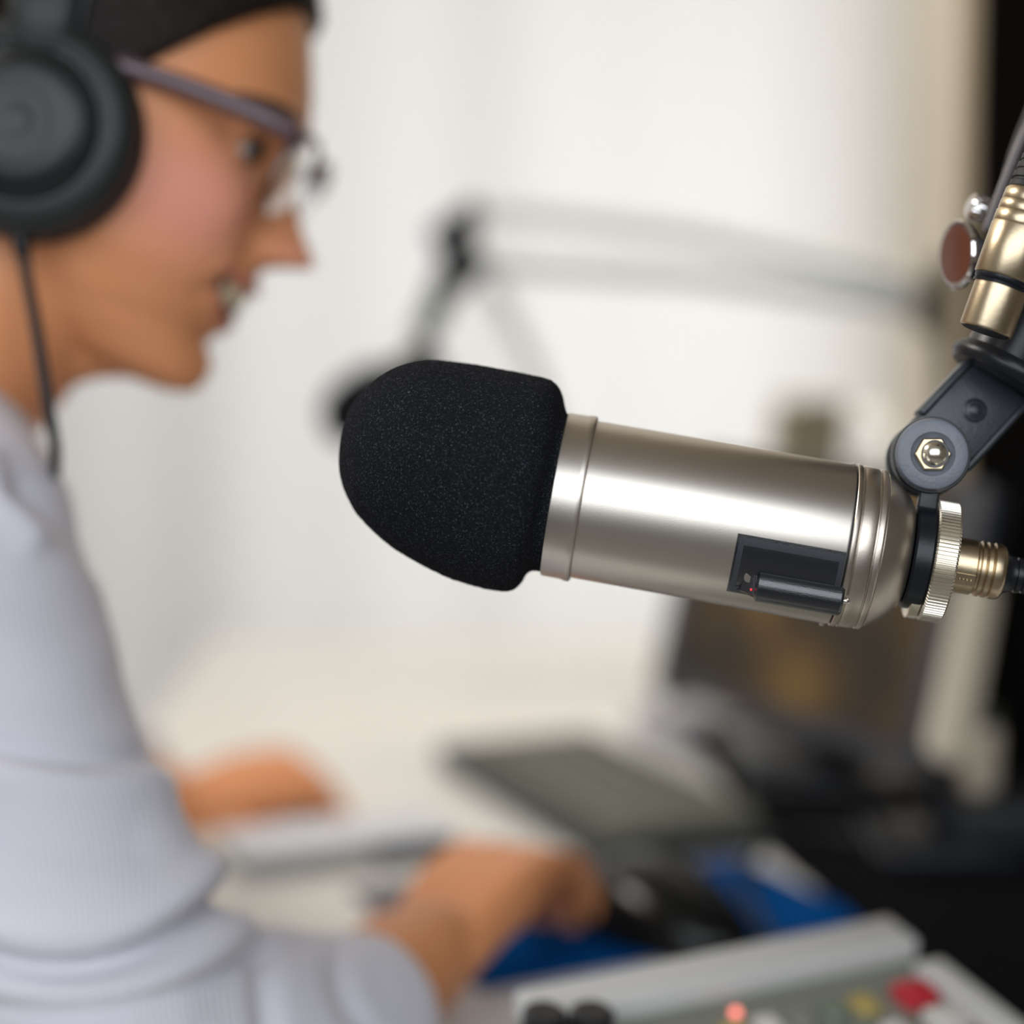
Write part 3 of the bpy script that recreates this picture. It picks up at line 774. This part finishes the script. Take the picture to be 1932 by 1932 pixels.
# neck and throat
body.tube([HP(-40, 150, 0), HP(-95, 330, 0), HP(-142, 470, 0), HP(-200, 610, 0), P(-300, 960, DH + .02)], [.052, .053, .0535, .056, .070], 40, smooth=6)
body.tube([HP(235, 350, 0), HP(130, 366, 0), HP(20, 385, 0)], [.012, .0175, .032], 28, smooth=4)
# torso core, upper arms, forearms
SH = P(-110, 1075, .845); EL = P(205, 1955, .80); WR = P(812, 1795, .960)
SHL = Vector((-.37, 1.12, .925)); ELL = Vector((-.31, 1.30, .80)); WRL = P(330, 1535, 1.30)
hips = Vector((-.50, .98, .52))
body.tube([P(-200, 960, DH + .02), Vector((-.38, .98, .80)), Vector((-.46, .98, .62)), hips], [.07, .10, .10, .11], 28, smooth=5)
body.tube([SH, EL], [.045, .036], 24); body.tube([EL, P(560, 1945, .87), WR], [.034, .032, .0235], 24, smooth=5)
body.tube([SHL, ELL], [.045, .036], 24); body.tube([ELL, WRL], [.034, .024], 24)
body.tube([SH, P(-230, 960, DH), SHL], .05, 20)
# hands ------------------------------------------------------------
def hand(W0, K0, side, normal, curls, spread, thumb):
    """W0 wrist, K0 middle knuckle; normal = back of hand; side=+1 thumb towards 'lat'"""
    d = (K0 - W0).normalized(); nrm = (normal - d * normal.dot(d)).normalized(); lat = d.cross(nrm) * side
    L_ = (K0 - W0).length
    for k, q in enumerate((-.022, -.008, .007, .021)):     # metacarpal fans
        body.tube([W0 + lat * q * .55, W0 + d * L_ * .55 + lat * q * .85 + nrm * .003, W0 + d * L_ * (1 - .03 * abs(k - 2.0) * (k < 3)) + lat * q], [.0135, .0135, .0098], 16, smooth=3)
    body.ball(W0 + d * L_ * .5 - nrm * .004, (.030, .032, .012), basis(lat, d, nrm, Vector()).to_3x3(), 20)
    lens = [(.030, .020, .017), (.036, .024, .019), (.041, .027, .020), (.037, .025, .019)]
    for k, q in enumerate((-.022, -.008, .007, .021)):
        pos = W0 + d * L_ * (1 - .03 * abs(k - 2.0) * (k < 3)) + lat * q
        dirv = (d + lat * q * spread).normalized(); a = 0; pts = [pos]; rad = [.0090 if k else .0080]
        for j in range(3):
            a += curls[j] + .05 * (k - 1.5)
            dv = dirv * math.cos(a) - nrm * math.sin(a)
            pos = pos + dv * lens[k][j]; pts.append(pos); rad.append((.0082, .0074, .0062)[j] * (1 if k else .9))
        body.tube(pts, rad, 14, smooth=4)
    tp = W0 + d * .012 + lat * .014 - nrm * .004
    t1 = tp + (d * .6 + lat * .75 - nrm * .25).normalized() * .034
    t2 = t1 + (d * thumb + lat * .45 - nrm * .45).normalized() * .030
    t3 = t2 + (d * thumb + lat * .05 - nrm * .35).normalized() * .024
    body.tube([tp, t1, t2, t3], [.015, .0125, .0100, .0078], 16, smooth=4)
KR = P(975, 1600, 1.05)
hand(WR, WR + (KR - WR).normalized() * .092, -1, (U * .9 + F * -.2 + R * -.1).normalized(), (.55, .6, .35), 4, .7)
KL = P(445, 1512, 1.315)
hand(WRL, WRL + (KL - WRL).normalized() * .085 + Vector((0, 0, .008)), 1, Vector((.1, -.2, 1)).normalized(), (1.15, 1.1, .7), 3, .7)

def remesh(mb, voxel, smooth_it=6):
    me = bpy.data.meshes.new('tmp'); me.from_pydata([tuple(p) for p in mb.v], [], mb.f)
    bm = bmesh.new(); bm.from_mesh(me); bmesh.ops.recalc_face_normals(bm, faces=bm.faces); bm.to_mesh(me); bm.free()
    o = bpy.data.objects.new('tmp', me); C.objects.link(o)
    r = o.modifiers.new('r', 'REMESH'); r.mode = 'VOXEL'; r.voxel_size = voxel
    sm = o.modifiers.new('s', 'SMOOTH'); sm.iterations = smooth_it; sm.factor = .5
    bpy.context.view_layer.update()
    dg = bpy.context.evaluated_depsgraph_get()
    out = bpy.data.meshes.new_from_object(o.evaluated_get(dg))
    bpy.data.objects.remove(o)
    return out
def arr(me):
    a = np.empty(len(me.vertices) * 3, dtype=np.float64); me.vertices.foreach_get('co', a); return a.reshape(-1, 3)
pr_ = root('person', 'woman in a pale lavender knit top, glasses and headphones, smiling at the right', 'person', (-.50, .98, .45))
def finish(me, name, mt, parent):
    a = arr(me) - np.array(tuple(MW[parent.name].to_translation())); me.vertices.foreach_set('co', a.ravel())
    me.polygons.foreach_set('use_smooth', [True] * len(me.polygons))
    me.materials.clear(); me.materials.append(mt); me.name = name
    o = bpy.data.objects.new(name, me); C.objects.link(o); o.parent = parent; MW[o.name] = MW[parent.name]
    return o
bme = remesh(body, .0017, 4)
co = arr(bme)
hl = (co - np.array(tuple(O))) @ np.array([tuple(fv), tuple(tv), tuple(sv)]).T / s
ff_, tt_, ss_ = hl[:, 0], hl[:, 1], np.abs(hl[:, 2])
X = np.minimum(ss_ / 145, 1.5) ** 2
tu = 186 - 22 * X; tl = 268 - 78 * X
front = (ff_ > 190) & (ss_ < 165)
lipm = np.where(front, np.clip(1 - (ss_ / 150) ** 6, 0, 1) * np.maximum(np.exp(-((tt_ - tu) / 13) ** 4), np.exp(-((tt_ - tl) / 17) ** 4)), 0)
blush = np.exp(-((ss_ - 205) / 105) ** 2 - ((tt_ - 80) / 105) ** 2 - ((ff_ - 215) / 150) ** 2)
blush = np.maximum(blush, np.where(front, .7 * np.exp(-(ss_ / 60) ** 2 - ((tt_ - 100) / 40) ** 2), 0))
cav = np.where(front & (ss_ < 142) & (tt_ > tu + 14) & (tt_ < tl - 12), 1.0, 0.0)
at = bme.attributes.new('tint', 'FLOAT_COLOR', 'POINT')
colr = np.stack([lipm, blush, cav, np.ones_like(cav)], 1).astype(np.float32)
at.data.foreach_set('color', colr.ravel())
def skin_mat():
    m = mat('skin', (.56, .29, .16), .48, sss=.18, bump=.12, scale=500)
    nt, b = nodes(m)
    at = nt.nodes.new('ShaderNodeAttribute'); at.attribute_name = 'tint'
    sp = nt.nodes.new('ShaderNodeSeparateColor'); nt.links.new(at.outputs['Color'], sp.inputs[0])
    def mixn(prev, fac, c, amt):
        mu = nt.nodes.new('ShaderNodeMath'); mu.operation = 'MULTIPLY'; mu.inputs[1].default_value = amt; nt.links.new(fac, mu.inputs[0])
        x = nt.nodes.new('ShaderNodeMix'); x.data_type = 'RGBA'; x.inputs[7].default_value = (*c, 1)
        nt.links.new(mu.outputs[0], x.inputs[0])
        if isinstance(prev, tuple): x.inputs[6].default_value = (*prev, 1)
        else: nt.links.new(prev, x.inputs[6])
        return x.outputs[2]
    c = mixn((.70, .295, .130), sp.outputs[1], (.82, .34, .27), .85)
    c = mixn(c, sp.outputs[0], (.42, .13, .10), .8)
    c = mixn(c, sp.outputs[2], (.07, .015, .012), .9)
    nt.links.new(c, b.inputs['Base Color'])
    return m
finish(bme, 'body', skin_mat(), pr_)
# eyes, teeth, brows, lashes
M_eye = mat('eye white', (.62, .58, .54), .15, coat=.5); M_iris = mat('dark iris', (.03, .018, .01), .1, coat=.8)
for sg in (1, -1):
    e = MB().ball(HP(ef, -46, 142 * sg), 48 * s, n=28).build('eye', M_eye, pr_)
    MB().ball(HP(ef + 37, -42, 142 * sg), (13 * s, 23 * s, 23 * s), HM, 20).build('iris', M_iris, e)
    lb = MB()
    for k in range(22):
        q = -1 + 2 * k / 21; p = HP(ef + 46 - 14 * q * q, -60 + 8 * q * q, (142 + q * 46) * sg)
        lb.tube([p, p + (fv * .0045 - tv * .0022 + sv * sg * q * .002)], [.0004, .00015], 5, caps=False)
    lb.build('eyelashes', mat('lash', (.01, .008, .006), .6) if sg == 1 else bpy.data.materials['lash'], pr_)
    bp_ = []
    for k in range(9):
        q = k / 8; sd = 70 + q * 160; t = -112 - 26 * math.sin(q * 2.2) + 12 * q
        bp_.append(HP(surf_f(t, sd) + 3, t, sd * sg))
    MB().tube(bp_, [.0012, .0024, .0028, .0030, .0029, .0026, .0022, .0016, .0008], 10, flat=.5, up=fv, smooth=3).build('eyebrow', mat('brow hair', (.035, .02, .012), .8, bump=.8, scale=700) if sg == 1 else bpy.data.materials['brow hair'], pr_)
M_teeth = mat('teeth', (.62, .52, .35), .2, coat=.3)
for k in range(12):
    q = (k - 5.5) * 20.5; ff0 = surf_f(150, q) - 14
    t0 = 212 - 14 * (q / 110) ** 2
    MB().ball(HP(ff0 - 12 * (q / 100) ** 2, t0, q), (11 * s, 23 * s, 10.8 * s), HM, 14).build('tooth', M_teeth, pr_)

# hair: shell over the skull
def hairline(f_): return I(f_, [-460, -300, -160, -90, -40, 20, 45, 65, 111, 165, 277, 400], [230, 190, 120, 60, 10, -20, -45, -70, -120, -185, -322, -362])
hair = MB(); v = []; f = []
hts = list(np.linspace(-579, 405, 150)); HA = [2 * PI * k / 200 for k in range(200)]
for t in hts:
    for a in HA:
        f0, s0 = head_pt(t, a)
        h = max(0, min(1, (hairline(f0) - t) / 28 + .35)); h = h * h * (3 - 2 * h)
        st_ = 3.0 * math.sin(a * 70 + noise.noise(Vector((f0 * .02, t * .02, s0 * .02))) * 9) * h
        off = -16 + h * 42 + st_
        f1, s1 = head_pt(t, a, off)
        v.append(HP(f1, t - (22 * h if t < -500 else 0), s1))
n = len(HA)
for i in range(len(hts) - 1):
    for k in range(n): f.append((i * n + k, i * n + (k + 1) % n, (i + 1) * n + (k + 1) % n, (i + 1) * n + k))
f.append(tuple(range(n))[::-1]); f.append(tuple((len(hts) - 1) * n + k for k in range(n)))
hair.add(v, f)
hair.tube([HP(-430, -60, 0), HP(-520, 60, 0), HP(-500, 260, 20), P(-250, 700, .93), P(-300, 860, .93)], [.03, .036, .032, .026, .012], 28, smooth=6)
hair.tube([P(-60, 380, .885), P(-50, 520, .885), P(-75, 680, .90)], [.012, .012, .004], 16, smooth=4)
def hair_mat():
    m = mat('dark brown hair', (.010, .006, .004), .5, spec=.25)
    nt, b = nodes(m); tc = nt.nodes.new('ShaderNodeTexCoord'); mp = nt.nodes.new('ShaderNodeMapping'); mp.inputs['Scale'].default_value = (60, 900, 900)
    n = nt.nodes.new('ShaderNodeTexNoise'); n.inputs['Scale'].default_value = 1.2; n.inputs['Detail'].default_value = 4
    nt.links.new(tc.outputs['Object'], mp.inputs[0]); nt.links.new(mp.outputs[0], n.inputs['Vector'])
    bp = nt.nodes.new('ShaderNodeBump'); bp.inputs['Strength'].default_value = .8; bp.inputs['Distance'].default_value = .001
    nt.links.new(n.outputs['Fac'], bp.inputs['Height']); nt.links.new(bp.outputs[0], b.inputs['Normal'])
    return m
hair.build('hair', hair_mat(), pr_, angle=180)

# shirt
shirt = MB()
shirt.tube([P(-255, 930, DH + .015), Vector((-.37, .98, .86)), Vector((-.43, .98, .72)), Vector((-.50, .98, .58)), hips], [.070, .120, .125, .13, .14], 40, smooth=6)
shirt.tube([P(-190, 930, .90), SH, P(-45, 1350, .832), P(38, 1580, .822), P(155, 1800, .812), EL], [.062, .0575, .0575, .0590, .0580, .0500], 40, smooth=8)
shirt.tube([EL, P(420, 1975, .835), P(570, 1960, .870), P(678, 1920, .895)], [.0500, .0470, .0440, .0370], 40, smooth=8)
shirt.tube([P(-260, 930, .96), SHL, ELL], [.075, .060, .052], 32, smooth=6)
shirt.tube([ELL, ELL.lerp(WRL, .62)], [.050, .038], 32)
shirt.tube([SH, P(-240, 950, DH + .01), SHL], [.056, .062, .056], 28, smooth=4)
shirt.tube([P(-190, 850, DH), P(-250, 930, DH + .01)], [.0605, .072], 32)
sme = remesh(shirt, .003, 14)
co = arr(sme)
vnn = np.empty(len(sme.vertices) * 3); sme.vertices.foreach_get('normal', vnn); vnn = vnn.reshape(-1, 3)
# project each vertex to arm space for folds
q = co - np.array(tuple(CAM)); dd = q @ np.array(tuple(F)); px = 966 + FPX * (q @ np.array(tuple(R))) / dd; py = 966 - FPX * (q @ np.array(tuple(U))) / dd
disp = np.zeros(len(co))
def fold(x0, y0, x1, y1, bow, wid, amp):
    global disp
    L2 = (x1 - x0) ** 2 + (y1 - y0) ** 2
    t = ((px - x0) * (x1 - x0) + (py - y0) * (y1 - y0)) / L2
    tc_ = np.clip(t, 0, 1)
    nxv, nyv = -(y1 - y0) / math.sqrt(L2), (x1 - x0) / math.sqrt(L2)
    dist = (px - x0) * nxv + (py - y0) * nyv - bow * 4 * tc_ * (1 - tc_)
    fall = np.exp(-np.maximum(np.abs(t - .5) - .5, 0) ** 2 * 30)
    near = np.exp(-((dd - .80) / .08) ** 2)
    disp += 1.6 * amp * np.exp(-(dist / wid) ** 2) * fall * near
fold(-150, 1360, 260, 1430, 30, 26, -.0030); fold(-150, 1420, 280, 1475, 25, 40, .0030)
fold(-150, 1740, 420, 1690, 110, 24, -.0060); fold(-150, 1690, 400, 1640, 110, 45, .0040); fold(-120, 1810, 450, 1760, 95, 45, .0050)
fold(-100, 1870, 460, 1800, 70, 20, -.0035)
fold(40, 930, 190, 1060, -15, 30, -.0035); fold(-30, 870, 60, 1010, 10, 34, .0030)
fold(490, 1770, 515, 1990, 0, 26, -.0028)
fold(640, 1790, 700, 1950, 20, 24, -.0025); fold(-100, 1540, 250, 1590, 30, 50, -.0018); fold(-60, 1180, 180, 1240, 20, 60, .0018)
noi = np.array([noise.noise(Vector(tuple(c)) * 16) for c in co])
disp += noi * .0022
co = co + vnn * disp[:, None]
sme.vertices.foreach_set('co', co.ravel()); 
def knit_mat():
    m = mat('pale lavender knit', (.56, .57, .66), .85, sheen=.3)
    nt, b = nodes(m); tc = nt.nodes.new('ShaderNodeTexCoord')
    mp = nt.nodes.new('ShaderNodeMapping'); mp.inputs['Rotation'].default_value = (0, math.radians(14), 0)
    nt.links.new(tc.outputs['Object'], mp.inputs[0])
    wv = nt.nodes.new('ShaderNodeTexWave'); wv.inputs['Scale'].default_value = 160; wv.inputs['Distortion'].default_value = .6; wv.bands_direction = 'X'
    nt.links.new(mp.outputs[0], wv.inputs['Vector'])
    bp = nt.nodes.new('ShaderNodeBump'); bp.inputs['Strength'].default_value = .3; bp.inputs['Distance'].default_value = .0008
    nt.links.new(wv.outputs['Fac'], bp.inputs['Height']); nt.links.new(bp.outputs[0], b.inputs['Normal'])
    n = nt.nodes.new('ShaderNodeTexNoise'); n.inputs['Scale'].default_value = 14
    nt.links.new(tc.outputs['Object'], n.inputs['Vector'])
    mx = nt.nodes.new('ShaderNodeMix'); mx.data_type = 'RGBA'; mx.inputs[6].default_value = (.64, .622, .685, 1); mx.inputs[7].default_value = (.59, .58, .65, 1)
    nt.links.new(n.outputs['Fac'], mx.inputs[0]); nt.links.new(mx.outputs[2], b.inputs['Base Color'])
    return m
finish(sme, 'knit_top', knit_mat(), pr_)
# trousers and shoes (below the desk)
M_tr = mat('dark trousers', (.03, .035, .05), .8, bump=.3, scale=300)
M_shoe = mat('white shoe', (.7, .7, .68), .5)
for y in (.90, 1.06):
    t_ = MB().tube([hips + Vector((0, (y - .98) * .6, -.01)), Vector((-.14, y, .55)), Vector((-.04, y, .50)), Vector((-.03, y, .28)), Vector((-.04, y, .10))], [.10, .075, .065, .052, .045], 28, smooth=6)
    t_.build('trouser_leg', M_tr, pr_)
    MB().ball((.02, y, .045), (.12, .042, .042), n=24).build('shoe', M_shoe, pr_)

# ------------------------------------------------------------------ chair
M_seat = mat('black seat fabric', (.02, .02, .022), .9, bump=.4, scale=400)
ch = root('office_chair', 'black office chair carrying the woman, its armrest at the lower left', 'chair', (-.50, .98, 0))
MB().rbox((-.74, .74, .335), (-.24, 1.22, .415), .03).build('seat', M_seat, ch)
MB().rbox((-.80, .76, .50), (-.735, 1.20, 1.0), .03).build('backrest', M_seat, ch)
MB().rbox((-.80, .95, .34), (-.77, 1.01, .55), .008).build('back_bar', M_black, ch)
ar = P(-40, 1960, .78)
MB().rbox((-.60, .735, ar.z - .02), (-.235, .785, ar.z + .008), .010).build('armrest', M_black, ch)
MB().tube([(-.45, .76, ar.z - .01), (-.47, .77, .36)], .012, 12).build('armrest_post', M_black, ch)
MB().rbox((-.60, 1.195, ar.z - .02), (-.30, 1.245, ar.z + .008), .010).build('armrest', M_black, ch)
MB().tube([(-.45, 1.22, ar.z - .01), (-.47, 1.20, .36)], .012, 12).build('armrest_post', M_black, ch)
MB().tube([(-.50, .98, .34), (-.50, .98, .09)], .025, 16).build('column', M_leg, ch)
for k in range(5):
    a = k * 2 * PI / 5
    e = Vector((-.50 + .28 * math.cos(a), .98 + .28 * math.sin(a), .065))
    MB().tube([(-.50, .98, .10), e], [.02, .014], 12).build('base_spoke', M_black, ch)
    MB().lathe([(-.012, .02), (-.010, .026), (.010, .026), (.012, .02)], 20, Matrix.Translation((e.x, e.y, .0265)) @ Matrix.Rotation(a, 4, 'Z')).build('castor', M_black, ch)

# ------------------------------------------------------------------ glasses
M_fr = mat('mauve brown acetate', (.10, .058, .070), .22, coat=.3)
M_gl = mat('spectacle lens', (.95, .95, .95), .02, trans=1.0, ior=1.5)
gs = root('glasses', 'mauve-brown half-rim glasses on the woman, behind the headphones', 'glasses', HP(395, -60, 0))
for sg in (1, -1):
    MB().tube([HP(376, -82, 300 * sg), HP(300, -88, 318 * sg), HP(150, -90, 322 * sg), HP(0, -80, 318 * sg), HP(-90, -55, 305 * sg)], [.0034, .0034, .0032, .0028, .0022], 14, smooth=6, flat=1.3, up=tv).build('temple', M_fr, gs)
    # lens: curved rounded rectangle
    oc = []; nl_ = 40
    for k in range(nl_):
        a = 2 * PI * k / nl_
        x = math.copysign(abs(math.cos(a)) ** .6, math.cos(a)) * 118; y = math.copysign(abs(math.sin(a)) ** .7, math.sin(a)) * 78
        sd = (155 + x) ; oc.append((402 - (sd / 300) ** 2 * 20 - .20 * (y + 78), -20 + y, sd * sg))
    vs = [HP(a0 + 4, b0, c0_) for a0, b0, c0_ in oc] + [HP(a0 - 3, b0, c0_) for a0, b0, c0_ in oc]
    cf_ = (402 - (155 / 300) ** 2 * 20 - 15)
    vs += [HP(cf_ + 10, -20, 155 * sg), HP(cf_ + 3, -20, 155 * sg)]
    fs = []
    for k in range(nl_):
        j = (k + 1) % nl_
        fs += [(k, j, nl_ + j, nl_ + k), (k, 2 * nl_, j), (nl_ + k, nl_ + j, 2 * nl_ + 1)]
    MB().add(vs, fs).build('lens', M_gl, gs)
    top = [HP(a0, b0, c0_) for a0, b0, c0_ in oc if b0 < -52]
    top.sort(key=lambda p: (Hinv @ p).z)
    MB().tube(top, .0022, 12, smooth=2).build('brow_rim', M_fr, gs)
    MB().ball(HP(372, -84, 296 * sg), (.0030, .0030, .003), n=16).build('hinge', mat('dark hinge', (.05, .05, .055), .3, .7) if sg == 1 else bpy.data.materials['dark hinge'], gs)
MB().tube([HP(399, -50, -38), HP(404, -62, 0), HP(399, -50, 38)], .0018, 12, smooth=5).build('bridge', M_fr, gs)

# ------------------------------------------------------------------ headphones
HU = (U * .995 + R * .03).normalized(); HR = R
M_cup = mat('matt charcoal shell', (.019, .021, .021), .42, spec=.35, bump=.06, scale=700)
M_cup2 = mat('dark shell disc', (.012, .0135, .0145), .36, spec=.4, bump=.05, scale=700)
M_cush = mat('black leatherette', (.010, .010, .012), .45, bump=.4, scale=250)
cN = P(54, 240, .845)
hc = Hinv @ cN
off_s = hc.z
cF = cN - sv * 2 * off_s
hd = root('headphones', 'black over-ear headphones clamped over the woman\'s dark hair', 'headphones', cN)
for sg, cc in ((1, cN), (-1, cF)):
    cx = (sv * sg * .99 + R * (-.04)).normalized(); cy = cx.cross(U).normalized(); cz = cx.cross(cy)
    Mc = basis(cx, cy, cz, cc)
    shl = MB().lathe([(-.006, .030), (-.006, .0425), (-.002, .0440), (.003, .0440), (.007, .0420), (.010, .0375), (.0105, .0335), (.0085, .0325), (.0085, .020)], 96, Mc).build('ear_cup', M_cup, hd)
    MB().lathe([(.006, .0300), (.0085, .0306), (.0105, .0297), (.0125, .0272), (.0142, .0235), (.0153, .0205), (.0153, .0198), (.0160, .0165), (.0165, .0130), (.0162, .0123), (.0165, .0090), (.0167, .0065), (.0164, .0058), (.0166, .001)], 96, Mc).build('cap_disc', M_cup2, shl)
    MB().lathe([(-.024, .028), (-.026, .034), (-.023, .041), (-.016, .0445), (-.009, .0445), (-.005, .041), (-.005, .028)], 72, Mc).build('ear_cushion', M_cush, hd)
    hb = cc + HU * .052
    MB().tube([cc + HU * .030 + sv * sg * .006 + HR * .004, cc + HU * .046 + sv * sg * .008 + HR * .006, cc + HU * .075 + sv * sg * .002 + HR * .010], [.012, .0135, .0135], 20, flat=.32, up=sv, smooth=4).build('yoke', M_cup, hd)
    for e_ in (-1, 1):
        MB().tube([cc + HR * e_ * .019 + HU * .036 + sv * sg * .003, cc + HR * (e_ * .019 + .004) + HU * .055 + sv * sg * .003, cc + HR * (e_ * .017 + .007) + HU * .078], .0022, 10).build('yoke_rail', M_black, hd)
mid = (cN + cF) / 2
bp_ = []
for k in range(25):
    a = PI * (.06 + .88 * k / 24)
    bp_.append(mid + sv * math.cos(a) * (off_s * s / s + .004) + (HU + HR * .14) * (.056 + math.sin(a) * .104))
off_m = (cN - mid).length
bp_ = [mid + sv * math.cos(PI * (.04 + .92 * k / 30)) * (off_m + .004) + (HU + HR * .14) * (.058 + math.sin(PI * (.04 + .92 * k / 30)) * .100) for k in range(31)]
MB().tube(bp_, .0155, 20, flat=.36, up=None).build('headband', M_cup, hd)
MB().tube([p + (mid + HU * .05 - p).normalized() * .007 for p in bp_[4:27]], .012, 16, flat=.5).build('headband_pad', M_cush, hd)
MB().tube([P(38, 445, .845), P(50, 520, .845), P(72, 640, .835), P(90, 760, .828), P(105, 880, .84), P(70, 1000, .90)], [.0030, .0024, .0026, .0026, .0022, .002], 12, smooth=8).build('cable', M_black_soft, hd)
MB().tube([P(36, 425, .845), P(42, 475, .845)], [.0042, .0034], 14).build('cable_sleeve', M_black, hd)
